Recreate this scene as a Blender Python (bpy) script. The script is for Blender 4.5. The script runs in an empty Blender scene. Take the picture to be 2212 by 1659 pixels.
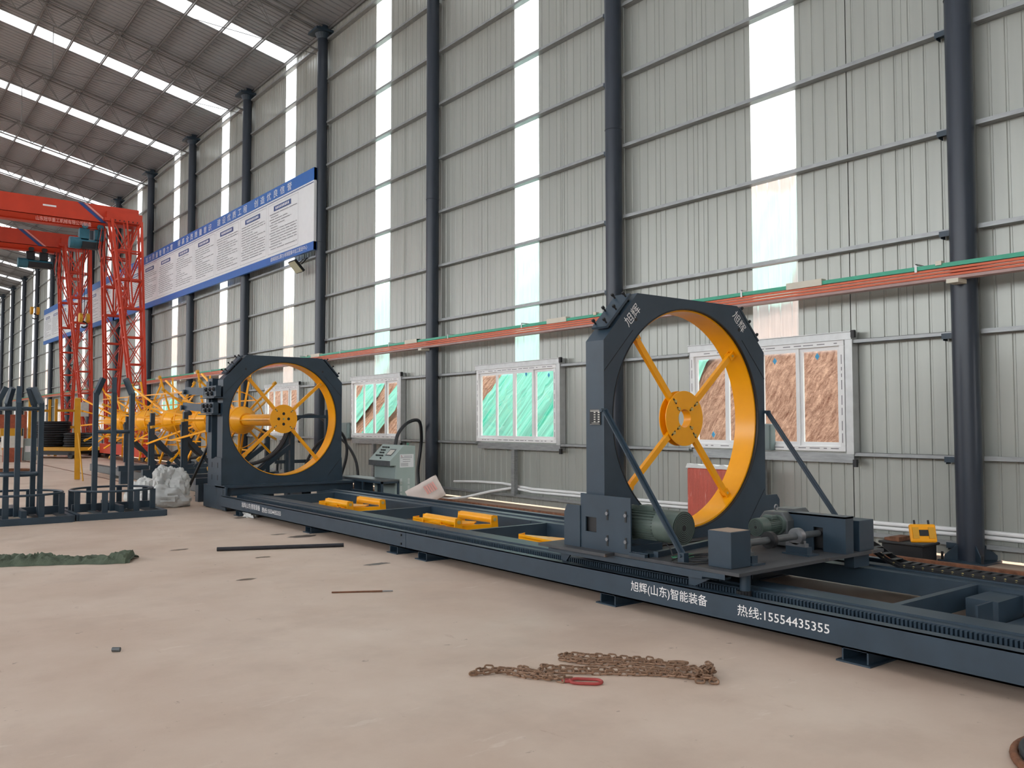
import bpy, bmesh, math, random
from mathutils import Vector, Matrix
random.seed(7)
S = bpy.context.scene
COL = S.collection
PI = math.pi
# ------------------------------------------------------------------ camera, sky, exposure
F_PX, YAW, PIT, ROLL, EYE = 1842.05, .6599, .0449, -.0011, 1.686
cam = bpy.data.cameras.new('camera'); camo = bpy.data.objects.new('camera', cam); COL.objects.link(camo)
cam.sensor_fit = 'HORIZONTAL'; cam.sensor_width = 36; cam.lens = F_PX*36/2212; cam.clip_start = .05; cam.clip_end = 500
fw = Vector((math.sin(YAW)*math.cos(PIT), math.cos(YAW)*math.cos(PIT), math.sin(PIT)))
rt = Vector((math.cos(YAW), -math.sin(YAW), 0)); up = rt.cross(fw)
r2 = rt*math.cos(ROLL)+up*math.sin(ROLL); u2 = up*math.cos(ROLL)-rt*math.sin(ROLL)
M = Matrix((r2, u2, -fw)).transposed().to_4x4(); M.translation = (0, 0, EYE)
camo.matrix_world = M; S.camera = camo
W = bpy.data.worlds.new('overcast sky'); S.world = W; W.use_nodes = True
wn = W.node_tree; bg = wn.nodes['Background']
tc = wn.nodes.new('ShaderNodeTexCoord'); sp = wn.nodes.new('ShaderNodeSeparateXYZ'); cr = wn.nodes.new('ShaderNodeValToRGB')
wn.links.new(tc.outputs['Generated'], sp.inputs[0]); wn.links.new(sp.outputs['Z'], cr.inputs[0]); wn.links.new(cr.outputs[0], bg.inputs[0])
cr.color_ramp.elements[0].color = (.80, .83, .86, 1); cr.color_ramp.elements[0].position = .0
cr.color_ramp.elements[1].color = (1, 1, 1, 1); cr.color_ramp.elements[1].position = .6
bg.inputs[1].default_value = 5.0
vs = S.view_settings; vs.view_transform = 'Standard'; vs.look = 'None'; vs.gamma = 1; vs.use_curve_mapping = False
vs.exposure = 0.38
S.cycles.use_denoising = True
S.cycles.max_bounces = 8; S.cycles.diffuse_bounces = 5; S.cycles.transmission_bounces = 8; S.cycles.transparent_max_bounces = 12
S.cycles.sample_clamp_indirect = 6
# ------------------------------------------------------------------ materials
MATS = {}
def lin(c):
    return tuple(((v/255)/12.92 if v/255 <= .04045 else ((v/255+.055)/1.055)**2.4) for v in c)
def mat(name, rgb, rough=.5, metal=0., var=.12, scale=6., bump=0., bscale=40., spec=.5, dark=None, thr=None, stretch=None):
    """procedural paint / metal / concrete: noise-varied colour, optional worn patches and fine relief"""
    m = bpy.data.materials.new(name); m.use_nodes = True; n = m.node_tree; b = n.nodes['Principled BSDF']
    c = lin(rgb)
    t = n.nodes.new('ShaderNodeTexCoord'); nz = n.nodes.new('ShaderNodeTexNoise'); nz.inputs['Scale'].default_value = scale
    nz.inputs['Detail'].default_value = 5
    src = t.outputs['Object']
    if stretch:
        mp = n.nodes.new('ShaderNodeMapping'); mp.inputs['Scale'].default_value = stretch
        n.links.new(src, mp.inputs[0]); src = mp.outputs[0]
    n.links.new(src, nz.inputs['Vector'])
    r = n.nodes.new('ShaderNodeValToRGB'); e = r.color_ramp.elements
    e[0].position = .3; e[1].position = .7
    e[0].color = (*[v*(1-var) for v in c], 1); e[1].color = (*[min(1, v*(1+var)) for v in c], 1)
    n.links.new(nz.outputs['Fac'], r.inputs[0]); out = r.outputs[0]
    if dark:
        n2 = n.nodes.new('ShaderNodeTexNoise'); n2.inputs['Scale'].default_value = scale*.6; n2.inputs['Detail'].default_value = 8; n2.inputs['Roughness'].default_value = .7
        n.links.new(src, n2.inputs['Vector'])
        r3 = n.nodes.new('ShaderNodeValToRGB'); r3.color_ramp.elements[0].position = thr; r3.color_ramp.elements[1].position = min(1, thr+.06)
        n.links.new(n2.outputs['Fac'], r3.inputs[0])
        mx = n.nodes.new('ShaderNodeMixRGB'); n.links.new(r3.outputs[0], mx.inputs[0]); n.links.new(out, mx.inputs[1]); mx.inputs[2].default_value = (*lin(dark), 1); out = mx.outputs[0]
    n.links.new(out, b.inputs['Base Color'])
    b.inputs['Roughness'].default_value = rough; b.inputs['Metallic'].default_value = metal; b.inputs['Specular IOR Level'].default_value = spec
    if bump:
        n3 = n.nodes.new('ShaderNodeTexNoise'); n3.inputs['Scale'].default_value = bscale; n3.inputs['Detail'].default_value = 6
        n.links.new(src, n3.inputs['Vector'])
        bp = n.nodes.new('ShaderNodeBump'); bp.inputs['Strength'].default_value = bump; bp.inputs['Distance'].default_value = .02
        n.links.new(n3.outputs['Fac'], bp.inputs['Height']); n.links.new(bp.outputs[0], b.inputs['Normal'])
    MATS[name] = m; return m
mat('navy', (43, 60, 74), .42, var=.12, scale=5, dark=(84, 84, 90), thr=.72)
mat('navy_plate', (66, 68, 72), .6, var=.18, scale=4, dark=(120, 98, 78), thr=.6)
mat('column_navy', (42, 50, 62), .35, var=.1, scale=4, stretch=(6, 6, .5))
mat('yellow', (250, 170, 10), .28, var=.06, scale=3, dark=(196, 128, 30), thr=.74)
mat('yellow_dull', (205, 150, 30), .5, var=.1, scale=4)
mat('crane_red', (196, 58, 30), .45, var=.08, scale=2)
mat('wall_sheet', (163, 166, 160), .34, .25, var=.05, scale=1.2, stretch=(1, 5, .4))
mat('roof_sheet', (142, 146, 150), .5, .1, var=.05, scale=1.)
mat('galv', (150, 153, 154), .42, .45, var=.15, scale=9, stretch=(3, .6, 3))
mat('galv_light', (190, 192, 192), .4, .35, var=.07, scale=9)
mat('truss_grey', (120, 120, 120), .5, .3, var=.1)
mat('pvc_white', (232, 232, 232), .4, var=.03)
mat('frame_white', (226, 226, 226), .35, var=.03)
mat('film_print', (120, 118, 122), .6, var=.1)
mat('rust', (118, 78, 56), .8, .1, var=.35, scale=14, bump=.4)
mat('chain_rust', (134, 104, 82), .55, .15, var=.4, scale=30, bump=.4)
mat('red_link', (160, 60, 56), .5, var=.12, scale=20)
mat('black', (26, 27, 30), .5, var=.15)
mat('rubber', (44, 46, 50), .45, var=.1)
mat('pipe_black', (44, 44, 50), .4, .3, var=.2, scale=20)
mat('motor_green', (84, 98, 92), .45, var=.12, scale=8, dark=(128, 118, 104), thr=.68)
mat('motor_blue', (46, 104, 122), .4, var=.12, scale=5)
mat('gear_grey', (92, 96, 98), .45, .3, var=.15, scale=10)
mat('steel', (140, 142, 146), .35, .7, var=.15, scale=10)
mat('console', (158, 174, 170), .4, var=.04, scale=3)
mat('console_shade', (146, 160, 158), .5, var=.05, scale=3)
mat('box_grey', (112, 126, 126), .45, var=.04)
mat('sign_white', (222, 224, 226), .4, var=.02)
mat('sign_blue', (22, 96, 176), .35, var=.03)
mat('sign_navy', (40, 70, 128), .4, var=.03)
mat('print_grey', (130, 132, 136), .6, var=.05)
mat('letter_white', (232, 232, 232), .5, var=.02)
mat('letter_pink', (226, 160, 150), .5, var=.02)
mat('busbar_green', (0, 150, 116), .35, var=.05)
mat('busbar_orange', (205, 88, 36), .4, var=.08)
mat('busbar_under', (168, 140, 136), .6, var=.1)
mat('beige_plastic', (206, 200, 184), .5, var=.05)
mat('cloth_green', (84, 94, 78), .9, var=.2, scale=9, bump=.5, bscale=60)
mat('bag_white', (205, 206, 204), .6, var=.06, scale=8, bump=.2, bscale=20)
mat('paper_bag', (214, 200, 192), .7, var=.06, scale=6, dark=(206, 120, 112), thr=.66)
mat('wrap_red', (186, 84, 68), .22, var=.12, scale=5, dark=(214, 150, 138), thr=.62, stretch=(2, 6, .9), bump=.4, bscale=14)
mat('gray_beam', (96, 100, 102), .5, var=.08)
mat('lead_wire', (30, 34, 40), .5, .3, var=.2, scale=30, stretch=(1, 1, 12))
mat('brick_red', (150, 76, 50), .6, var=.25, scale=6)
mat('white_dull', (200, 198, 190), .5, var=.08)
mat('blue_tag', (70, 160, 205), .6, var=.02)
mat('stain', (104, 92, 80), .3, var=.2, scale=9)
mat('lamp_glass', (176, 176, 150), .3, var=.03)
mat('brass', (196, 180, 120), .4, .4, var=.1)
mat('ledge', (168, 148, 132), .85, var=.12, scale=3, bump=.3, bscale=12)
mat('ground_dirt', (176, 150, 128), .95, var=.15, scale=.8, bump=.4, bscale=5)

def floor_material():
    m = bpy.data.materials.new('concrete_floor'); m.use_nodes = True; n = m.node_tree; b = n.nodes['Principled BSDF']
    t = n.nodes.new('ShaderNodeTexCoord'); P = t.outputs['Object']
    def noise(scale, detail=6, rough=.6, st=None):
        z = n.nodes.new('ShaderNodeTexNoise'); z.inputs['Scale'].default_value = scale; z.inputs['Detail'].default_value = detail; z.inputs['Roughness'].default_value = rough
        if st:
            mp = n.nodes.new('ShaderNodeMapping'); mp.inputs['Scale'].default_value = st[0:3]; mp.inputs['Rotation'].default_value = (0, 0, st[3]); n.links.new(P, mp.inputs[0]); n.links.new(mp.outputs[0], z.inputs['Vector'])
        else: n.links.new(P, z.inputs['Vector'])
        return z.outputs['Fac']
    def ramp(src, p0, p1, c0=(0, 0, 0, 1), c1=(1, 1, 1, 1)):
        r = n.nodes.new('ShaderNodeValToRGB'); r.color_ramp.elements[0].position = p0; r.color_ramp.elements[1].position = p1
        r.color_ramp.elements[0].color = c0; r.color_ramp.elements[1].color = c1; n.links.new(src, r.inputs[0]); return r.outputs[0]
    def mix(f, a, c, k=None):
        x = n.nodes.new('ShaderNodeMixRGB'); 
        if k is not None:
            q = n.nodes.new('ShaderNodeMath'); q.operation = 'MULTIPLY'; n.links.new(f, q.inputs[0]); q.inputs[1].default_value = k; f = q.outputs[0]
        n.links.new(f, x.inputs[0]); n.links.new(a, x.inputs[1]); x.inputs[2].default_value = (*lin(c), 1); return x.outputs[0]
    base = ramp(noise(.5, 8, .6), .3, .72, (*lin((196, 172, 154)), 1), (*lin((216, 197, 181)), 1))
    c = mix(ramp(noise(1.1, 7, .62), .5, .75), base, (182, 160, 144), .6)
    c = mix(ramp(noise(2.3, 9, .7, (.5, 1.6, 1, .5)), .62, .72), c, (232, 220, 208), .55)      # pale rubbed patches
    c = mix(ramp(noise(3.2, 9, .75, (1.5, .4, 1, .9)), .63, .72), c, (150, 112, 88), .6)      # rusty drag marks
    c = mix(ramp(noise(7, 5, .65), .67, .71), c, (122, 100, 86), .55)
    n.links.new(c, b.inputs['Base Color'])
    rr = ramp(noise(1.5, 5, .6), .3, .7, (.42, .42, .42, 1), (.62, .62, .62, 1)); n.links.new(rr, b.inputs['Roughness'])
    bp = n.nodes.new('ShaderNodeBump'); bp.inputs['Strength'].default_value = .12; bp.inputs['Distance'].default_value = .01
    n.links.new(noise(25, 5), bp.inputs['Height']); n.links.new(bp.outputs[0], b.inputs['Normal'])
    MATS['floor'] = m
floor_material()

def skylight_material(name, tint, through):
    """corrugated fibreglass: mostly diffusing, partly see-through with a blur"""
    m = bpy.data.materials.new(name); m.use_nodes = True; n = m.node_tree
    for x in list(n.nodes): n.nodes.remove(x)
    o = n.nodes.new('ShaderNodeOutputMaterial'); a = n.nodes.new('ShaderNodeBsdfTranslucent'); g = n.nodes.new('ShaderNodeBsdfRefraction')
    g.inputs['IOR'].default_value = 1.12; g.inputs['Roughness'].default_value = .24
    t = n.nodes.new('ShaderNodeTexCoord'); z = n.nodes.new('ShaderNodeTexNoise'); z.inputs['Scale'].default_value = 5
    mp = n.nodes.new('ShaderNodeMapping'); mp.inputs['Scale'].default_value = (1, 7, .4); n.links.new(t.outputs['Object'], mp.inputs[0]); n.links.new(mp.outputs[0], z.inputs['Vector'])
    r = n.nodes.new('ShaderNodeValToRGB'); r.color_ramp.elements[0].color = (*[v*.86 for v in tint], 1); r.color_ramp.elements[1].color = (*tint, 1)
    r.color_ramp.elements[0].position = .35; r.color_ramp.elements[1].position = .65
    n.links.new(z.outputs['Fac'], r.inputs[0]); n.links.new(r.outputs[0], a.inputs[0]); n.links.new(r.outputs[0], g.inputs[0])
    x = n.nodes.new('ShaderNodeMixShader'); x.inputs[0].default_value = through
    n.links.new(a.outputs[0], x.inputs[1]); n.links.new(g.outputs[0], x.inputs[2])
    d = n.nodes.new('ShaderNodeBsdfDiffuse'); d.inputs[0].default_value = (*[v*.8 for v in tint], 1)
    y = n.nodes.new('ShaderNodeMixShader'); y.inputs[0].default_value = .22
    n.links.new(x.outputs[0], y.inputs[1]); n.links.new(d.outputs[0], y.inputs[2]); n.links.new(y.outputs[0], o.inputs[0])
    MATS[name] = m
skylight_material('fibreglass_wall', (.92, .95, .95), .68)
skylight_material('fibreglass_roof', (.92, .95, .97), .3)
def glass_material():
    m = bpy.data.materials.new('window_glass'); m.use_nodes = True; n = m.node_tree
    for x in list(n.nodes): n.nodes.remove(x)
    o = n.nodes.new('ShaderNodeOutputMaterial'); a = n.nodes.new('ShaderNodeBsdfTransparent'); a.inputs[0].default_value = (.93, .96, .95, 1)
    g = n.nodes.new('ShaderNodeBsdfGlossy'); g.inputs['Roughness'].default_value = .03
    x = n.nodes.new('ShaderNodeMixShader'); x.inputs[0].default_value = .05
    n.links.new(a.outputs[0], x.inputs[1]); n.links.new(g.outputs[0], x.inputs[2]); n.links.new(x.outputs[0], o.inputs[0])
    MATS['glass'] = m
glass_material()
def soil_material():
    m = bpy.data.materials.new('red_soil'); m.use_nodes = True; n = m.node_tree; b = n.nodes['Principled BSDF']
    t = n.nodes.new('ShaderNodeTexCoord'); mp = n.nodes.new('ShaderNodeMapping'); mp.inputs['Scale'].default_value = (.55, 2.2, .55); mp.inputs['Rotation'].default_value = (0, 0, .12)
    n.links.new(t.outputs['Object'], mp.inputs[0])
    z = n.nodes.new('ShaderNodeTexNoise'); z.inputs['Scale'].default_value = 5.5; z.inputs['Detail'].default_value = 12; z.inputs['Roughness'].default_value = .78; n.links.new(mp.outputs[0], z.inputs['Vector'])
    r = n.nodes.new('ShaderNodeValToRGB'); e = r.color_ramp.elements; e[0].position = .36; e[1].position = .62
    e[0].color = (*lin((136, 86, 68)), 1); e[1].color = (*lin((240, 190, 164)), 1); n.links.new(z.outputs['Fac'], r.inputs[0])
    n.links.new(r.outputs[0], b.inputs['Base Color']); b.inputs['Roughness'].default_value = .95; b.inputs['Specular IOR Level'].default_value = .1
    z2 = n.nodes.new('ShaderNodeTexNoise'); z2.inputs['Scale'].default_value = 5; z2.inputs['Detail'].default_value = 10; z2.inputs['Roughness'].default_value = .75; n.links.new(t.outputs['Object'], z2.inputs['Vector'])
    bp = n.nodes.new('ShaderNodeBump'); bp.inputs['Strength'].default_value = 1; bp.inputs['Distance'].default_value = .25
    n.links.new(z2.outputs['Fac'], bp.inputs['Height']); n.links.new(bp.outputs[0], b.inputs['Normal'])
    MATS['soil'] = m
soil_material()
mat('net_green', (50, 120, 90), .5)
mat('dust_net', (112, 176, 158), .75, var=.34, scale=2.2, stretch=(.2, 6, .2), bump=.8, bscale=3, dark=(48, 160, 134), thr=.55)

# ------------------------------------------------------------------ mesh helpers
def frame_axes(d):
    d = Vector(d).normalized(); a = Vector((0, 0, 1)) if abs(d.z) < .95 else Vector((1, 0, 0))
    u = d.cross(a).normalized(); return d, u, u.cross(d).normalized()
class MB:
    def __init__(s): s.v = []; s.f = []
    def add(s, vs, fs):
        o = len(s.v); s.v += [tuple(v) for v in vs]; s.f += [tuple(i+o for i in f) for f in fs]; return s
    def box(s, x0, x1, y0, y1, z0, z1):
        return s.add([(x, y, z) for z in (z0, z1) for y in (y0, y1) for x in (x0, x1)],
                     [(0, 2, 3, 1), (4, 5, 7, 6), (0, 1, 5, 4), (2, 6, 7, 3), (0, 4, 6, 2), (1, 3, 7, 5)])
    def bar(s, a, b, w, h, upv=None):
        a, b = Vector(a), Vector(b); d = (b-a).normalized()
        if upv: 
            u = d.cross(Vector(upv)).normalized(); v = u.cross(d).normalized()
        else: d, u, v = frame_axes(d)
        P = []
        for p in (a, b):
            for i, j in ((-1, -1), (1, -1), (1, 1), (-1, 1)): P.append(p+u*w/2*i+v*h/2*j)
        return s.add(P, [(3, 2, 1, 0), (4, 5, 6, 7), (0, 1, 5, 4), (1, 2, 6, 5), (2, 3, 7, 6), (3, 0, 4, 7)])
    def tube(s, pts, r, n=8, caps=True, closed=False, r2=None):
        pts = [Vector(p) for p in pts]; N = len(pts); rings = []
        pu = None
        for i, p in enumerate(pts):
            if closed: d = (pts[(i+1) % N]-pts[i-1]).normalized()
            else: d = (pts[min(i+1, N-1)]-pts[max(i-1, 0)]).normalized()
            if pu is None: _, u, v = frame_axes(d)
            else:
                u = (pu-d*pu.dot(d)).normalized(); v = d.cross(u)
            v = d.cross(u); pu = u
            rr = r if r2 is None else r+(r2-r)*i/(N-1)
            rings.append([p+(u*math.cos(2*PI*k/n)+v*math.sin(2*PI*k/n))*rr for k in range(n)])
        o = [q for rg in rings for q in rg]; fs = []
        for i in range(N if closed else N-1):
            j = (i+1) % N
            for k in range(n): fs.append((i*n+k, i*n+(k+1) % n, j*n+(k+1) % n, j*n+k))
        if caps and not closed: fs += [tuple(reversed(range(n))), tuple(range((N-1)*n, N*n))]
        return s.add(o, fs)
    def ring(s, c, ax, ri, ro, t, n=48, a0=0, a1=2*PI):
        """flat washer / band: axis ax ('X','Y','Z'), from c to c+t along the axis"""
        full = abs(a1-a0-2*PI) < 1e-6; m = n if full else n+1; P = []
        for k in range(m):
            a = a0+(a1-a0)*k/n; ca, sa = math.cos(a), math.sin(a)
            for rr in (ri, ro):
                for h in (0, t):
                    if ax == 'Y': P.append((c[0]+rr*ca, c[1]+h, c[2]+rr*sa))
                    elif ax == 'X': P.append((c[0]+h, c[1]+rr*ca, c[2]+rr*sa))
                    else: P.append((c[0]+rr*ca, c[1]+rr*sa, c[2]+h))
        fs = []
        for k in range(n):
            a = 4*k; b = 4*((k+1) % m)
            fs += [(a, a+2, b+2, b), (a+1, b+1, b+3, a+3), (a, b, b+1, a+1), (a+2, a+3, b+3, b+2)]
        if not full: fs += [(0, 1, 3, 2), (4*n, 4*n+2, 4*n+3, 4*n+1)]
        return s.add(P, fs)
    def cyl(s, c, ax, r, t, n=24):
        d = {'X': (t, 0, 0), 'Y': (0, t, 0), 'Z': (0, 0, t)}[ax]
        return s.tube([c, (c[0]+d[0], c[1]+d[1], c[2]+d[2])], r, n)
    def prism(s, poly, ax, t0, t1):
        """poly in the plane normal to ax (X:(y,z) Y:(x,z) Z:(x,y)) extruded t0..t1"""
        n = len(poly); P = []
        for t in (t0, t1):
            for a, b in poly: P.append({'X': (t, a, b), 'Y': (a, t, b), 'Z': (a, b, t)}[ax])
        return s.add(P, [tuple(range(n)), tuple(reversed(range(n, 2*n)))]+[(i, n+i, n+(i+1) % n, (i+1) % n) for i in range(n)])
    def build(s, name, m, parent=None, smooth=False, loc=None, bev=0):
        me = bpy.data.meshes.new(name); 
        vs = s.v
        if loc: vs = [(a-loc[0], b-loc[1], c-loc[2]) for a, b, c in vs]
        me.from_pydata(vs, [], s.f); me.update()
        bm = bmesh.new(); bm.from_mesh(me); bmesh.ops.recalc_face_normals(bm, faces=bm.faces); bm.to_mesh(me); bm.free()
        if m: me.materials.append(MATS[m])
        if smooth:
            me.polygons.foreach_set('use_smooth', [True]*len(me.polygons)); me.set_sharp_from_angle(angle=.7)
        o = bpy.data.objects.new(name, me); COL.objects.link(o)
        if loc: o.location = loc
        if parent: 
            o.parent = parent
            o.location = Vector(o.location)-wloc(parent)
        if bev:
            b = o.modifiers.new('edge', 'BEVEL'); b.width = bev; b.segments = 1; b.limit_method = 'ANGLE'; b.angle_limit = .9
        return o
def wloc(o):
    v = Vector(o.location); p = o.parent
    while p: v += p.location; p = p.parent
    return v
def tag(o, label, cat, group=None, kind=None):
    o['label'] = label; o['category'] = cat
    if group: o['group'] = group
    if kind: o['kind'] = kind
    return o
def thing(name, loc, label=None, cat=None, group=None, kind=None):
    o = bpy.data.objects.new(name, None); COL.objects.link(o); o.location = loc; o.empty_display_size = .1
    if label: tag(o, label, cat, group)
    if kind: o['kind'] = kind
    return o
def copy_tree(o, parent=None):
    c = o.copy(); COL.objects.link(c); c.parent = parent
    for ch in list(o.children): copy_tree(ch, c)
    return c
def arc(c, r, a0, a1, n, ax='Y'):
    out = []
    for k in range(n+1):
        a = a0+(a1-a0)*k/n
        out.append({'Y': (c[0]+r*math.cos(a), c[1], c[2]+r*math.sin(a)), 'X': (c[0], c[1]+r*math.cos(a), c[2]+r*math.sin(a)), 'Z': (c[0]+r*math.cos(a), c[1]+r*math.sin(a), c[2])}[ax])
    return out
def lettering(body, org, right, upv, h, m, parent, name='lettering', sx=1., bold=0., spacing=1., thick=.0015, width=None):
    cu = bpy.data.curves.new('txt', 'FONT'); cu.body = body; cu.size = 1; cu.space_character = spacing; cu.offset = bold; cu.resolution_u = 2
    to = bpy.data.objects.new('txt', cu); COL.objects.link(to)
    dg = bpy.context.evaluated_depsgraph_get(); me = bpy.data.meshes.new_from_object(to.evaluated_get(dg))
    bpy.data.objects.remove(to)
    xs = [v.co.x for v in me.vertices]; ys = [v.co.y for v in me.vertices]
    if not xs: return None
    x0, x1, y0, y1 = min(xs), max(xs), min(ys), max(ys)
    k = h/(y1-y0); kx = k*sx if width is None else width/(x1-x0)
    R = Vector(right).normalized(); U = Vector(upv).normalized(); Nn = R.cross(U)
    mb = MB(); vs = [Vector(org)+R*((v.co.x-x0)*kx)+U*((v.co.y-y0)*k)+Nn*thick for v in me.vertices]
    mb.add(vs, [tuple(p.vertices) for p in me.polygons])
    return mb.build(name, m, parent)
def joined(fn, name, m, parent=None, **k):
    mb = MB(); fn(mb); return mb.build(name, m, parent, **k)
ORD = ['first', 'second', 'third', 'fourth', 'fifth', 'sixth', 'seventh', 'eighth', 'ninth', 'tenth', 'eleventh', 'twelfth', 'thirteenth', 'fourteenth', 'fifteenth', 'sixteenth', 'seventeenth', 'eighteenth', 'nineteenth', 'twentieth']
# ------------------------------------------------------------------ building dimensions
BAY, Y0, NB = 6.0, 4.77, 17
XC, XG, XW = 10.66, 10.75, 10.87        # column line, girt face, wall sheet
def zroof(x): return 13.3+.215*(XW-x) if x > -6 else 13.3+.215*(XW+6)-.215*(-6-x)
GIRTS = [.20, 1.25, 2.78, 4.06, 5.33, 6.60, 7.87, 9.16, 10.42, 11.7, 12.9]

joined(lambda b: b.box(-26, XW-.02, -34, 125, -.3, 0), 'floor', 'floor')['kind'] = 'structure'
joined(lambda b: b.box(10.15, XW-.03, -8, 110, 0, .012), 'trim_1', 'ledge')['kind'] = 'structure'
joined(lambda b: b.box(XW, 60, -60, 150, -.35, -.06), 'outside_ground', 'ground_dirt')['kind'] = 'structure'
joined(lambda b: b.box(-120, -26, -60, 150, -.35, -.05), 'outside_ground', 'ground_dirt')['kind'] = 'structure'
joined(lambda b: b.box(-26, XW, -60, -34, -.35, -.05), 'outside_ground', 'ground_dirt')['kind'] = 'structure'

# ---- corrugated sheet: profile along y (0..w), closed at z ranges
def profile(w, n, d=.011, g=.022):
    p = w/n; out = [(0, 0)]
    for k in range(n):
        c = (k+.5)*p
        out += [(c-g*.9, 0), (c-g*.45, d), (c+g*.45, d), (c+g*.9, 0)]
    out.append((w, 0)); return out
def sheet(mb, y0, y1, zr, n=4, t0=None):
    """ribs stand out on the far side (seen as grooves from inside)"""
    pr = profile(y1-y0, n)
    for z0, z1 in zr:
        P = [(XW+d, y0+y, z) for z in (z0, z1) for y, d in pr]; m = len(pr)
        mb.add(P, [(i, i+1, m+i+1, m+i) for i in range(m-1)])
        P = [(XW+.006, yy, z) for yy in (y0, y0+.006) for z in (z0, z1)]          # folded lap edge
        mb.add([(XW-.006, y0, z0), (XW-.006, y0+.02, z0), (XW-.006, y0+.02, z1), (XW-.006, y0, z1), (XW, y0, z0), (XW, y0, z1)], [(0, 1, 2, 3), (0, 4, 5, 3)])
    return mb
wall = thing('wall_right', (XW, Y0, 0), kind='structure')
WIN = {0: (1.64, 4.35), 1: (1.67, 4.31), 2: (1.63, 4.16)}
WZ0, WZ1 = 1.28, 2.81
edges = [.02, .793, 1.566, 2.34, 3.13, 4.093, 5.057, 6.02]
cache = {}
for i in range(-6, NB):
    w0, w1 = WIN.get(i, (1.66, 4.26))
    ed = [.02, .82, 1.62, 2.43, 3.22, 4.15, 5.08, 6.02] if i == 0 else edges
    for k in range(7):
        a, b = ed[k], ed[k+1]
        key = (k, w0, w1) if k in (2, 4, 5, 3) or True else k
        if key in cache:
            o = cache[key].copy(); COL.objects.link(o); o.location = (0, BAY*i, 0); continue
        mb = MB(); top = zroof(XW)-.03
        nr = 5 if k > 3 else 4
        if k == 3: sheet(mb, a, b, [(WZ1+.11, top)])
        elif b <= w0 or a >= w1: sheet(mb, a, b, [(.035, top)], nr)
        elif a >= w0 and b <= w1: sheet(mb, a, b, [(.035, WZ0), (WZ1, top)], nr)
        else:
            c = w0 if a < w0 else w1
            i0, i1, o0, o1 = (c, b, a, c) if a < w0 else (a, c, c, b)
            n1 = max(1, round((i1-i0)/.216)); n2 = max(1, round((o1-o0)/.216))
            sheet(mb, i0, i1, [(.035, WZ0), (WZ1, top)], n1); sheet(mb, o0, o1, [(.035, top)], n2)
        mb.v = [(x-XW, y, z) for x, y, z in mb.v]
        o = mb.build('skylight_sheet' if k == 3 else 'wall_panel', 'fibreglass_wall' if k == 3 else 'wall_sheet')
        o.parent = wall; o.location = (0, BAY*i, 0); cache[key] = o
    if True:   # panel beneath the skylight strip, under the window
        if 'low' in cache and i != 0:
            o = cache['low'].copy(); COL.objects.link(o)
        else:
            mb = MB(); sheet(mb, ed[3], ed[4], [(.035, WZ0)]); mb.v = [(x-XW, y, z) for x, y, z in mb.v]
            o = mb.build('wall_panel', 'wall_sheet'); o.parent = wall; cache.setdefault('low', o)
        o.location = (0, BAY*i, 0)
# girts (cold formed channels), one per bay and row
gm = MB(); gm.box(-.135, 0, .1, 5.9, 0, .006); gm.box(-.135, -.131, .1, 5.9, 0, .055); gm.box(-.004, 0, .1, 5.9, 0, .055); gm.box(-.135, -.10, .1, 5.9, .051, .055)
g0 = None
def girt_piece(ya, yb, z, row):
    mb = MB(); mb.box(-.135, 0, ya, yb, 0, .006); mb.box(-.135, -.131, ya, yb, 0, .055); mb.box(-.135, -.10, ya, yb, .051, .055)
    o = mb.build('girt', 'galv'); o.parent = wall; o.location = (-.004, 0, z); return o
for i in range(-6, NB):
    w0, w1 = WIN.get(i, (1.66, 4.26))
    for r, z in enumerate(GIRTS):
        if r in (1, 2):
            for ya, yb in ((.15, w0-.12), (w1+.05, 5.85)):
                key = ('g', r, ya, yb)
                if key in cache: o = cache[key].copy(); COL.objects.link(o)
                else: o = girt_piece(ya, yb, z, r); cache[key] = o
                o.location = (-.004, BAY*i, z-.03)
        else:
            if 'girt' in cache: o = cache['girt'].copy(); COL.objects.link(o)
            else: o = girt_piece(.15, 5.85, z, r); cache['girt'] = o
            o.location = (-.004, BAY*i, z-.03)
        # dark cleat that carries the girt end at the column
        if 'cleat' in cache: o = cache['cleat'].copy(); COL.objects.link(o)
        else:
            mb = MB(); mb.box(-.14, -.01, .0, .32, -.004, .0); mb.box(-.14, -.135, .0, .32, -.03, .04); mb.box(-.13, -.01, .30, .305, -.05, .05); o = mb.build('girt_cleat', 'navy'); o.parent = wall; cache['cleat'] = o
        o.location = (-.004, BAY*i, z-.035)
# end wall far away (closes the hall)
bw = thing('wall_back', (0, Y0+BAY*NB, 0), kind='structure')
mb = MB(); yb = .0; P = []; 
for k in range(0, 150):
    x = XW-.25*k
    if x < -26: break
    P += [(x, yb, 0), (x, yb, zroof(x)), (x-.2, yb, 0), (x-.2, yb, zroof(x)), (x-.21, yb+.03, 0), (x-.21, yb+.03, zroof(x)), (x-.24, yb+.03, 0), (x-.24, yb+.03, zroof(x))]
n = len(P)//2
mb.add(P, [(2*i, 2*i+1, 2*i+3, 2*i+2) for i in range(n-1)]); o = mb.build('wall_sheeting', 'wall_sheet'); o.parent = bw; o.location = (0, 0, 0)

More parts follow.
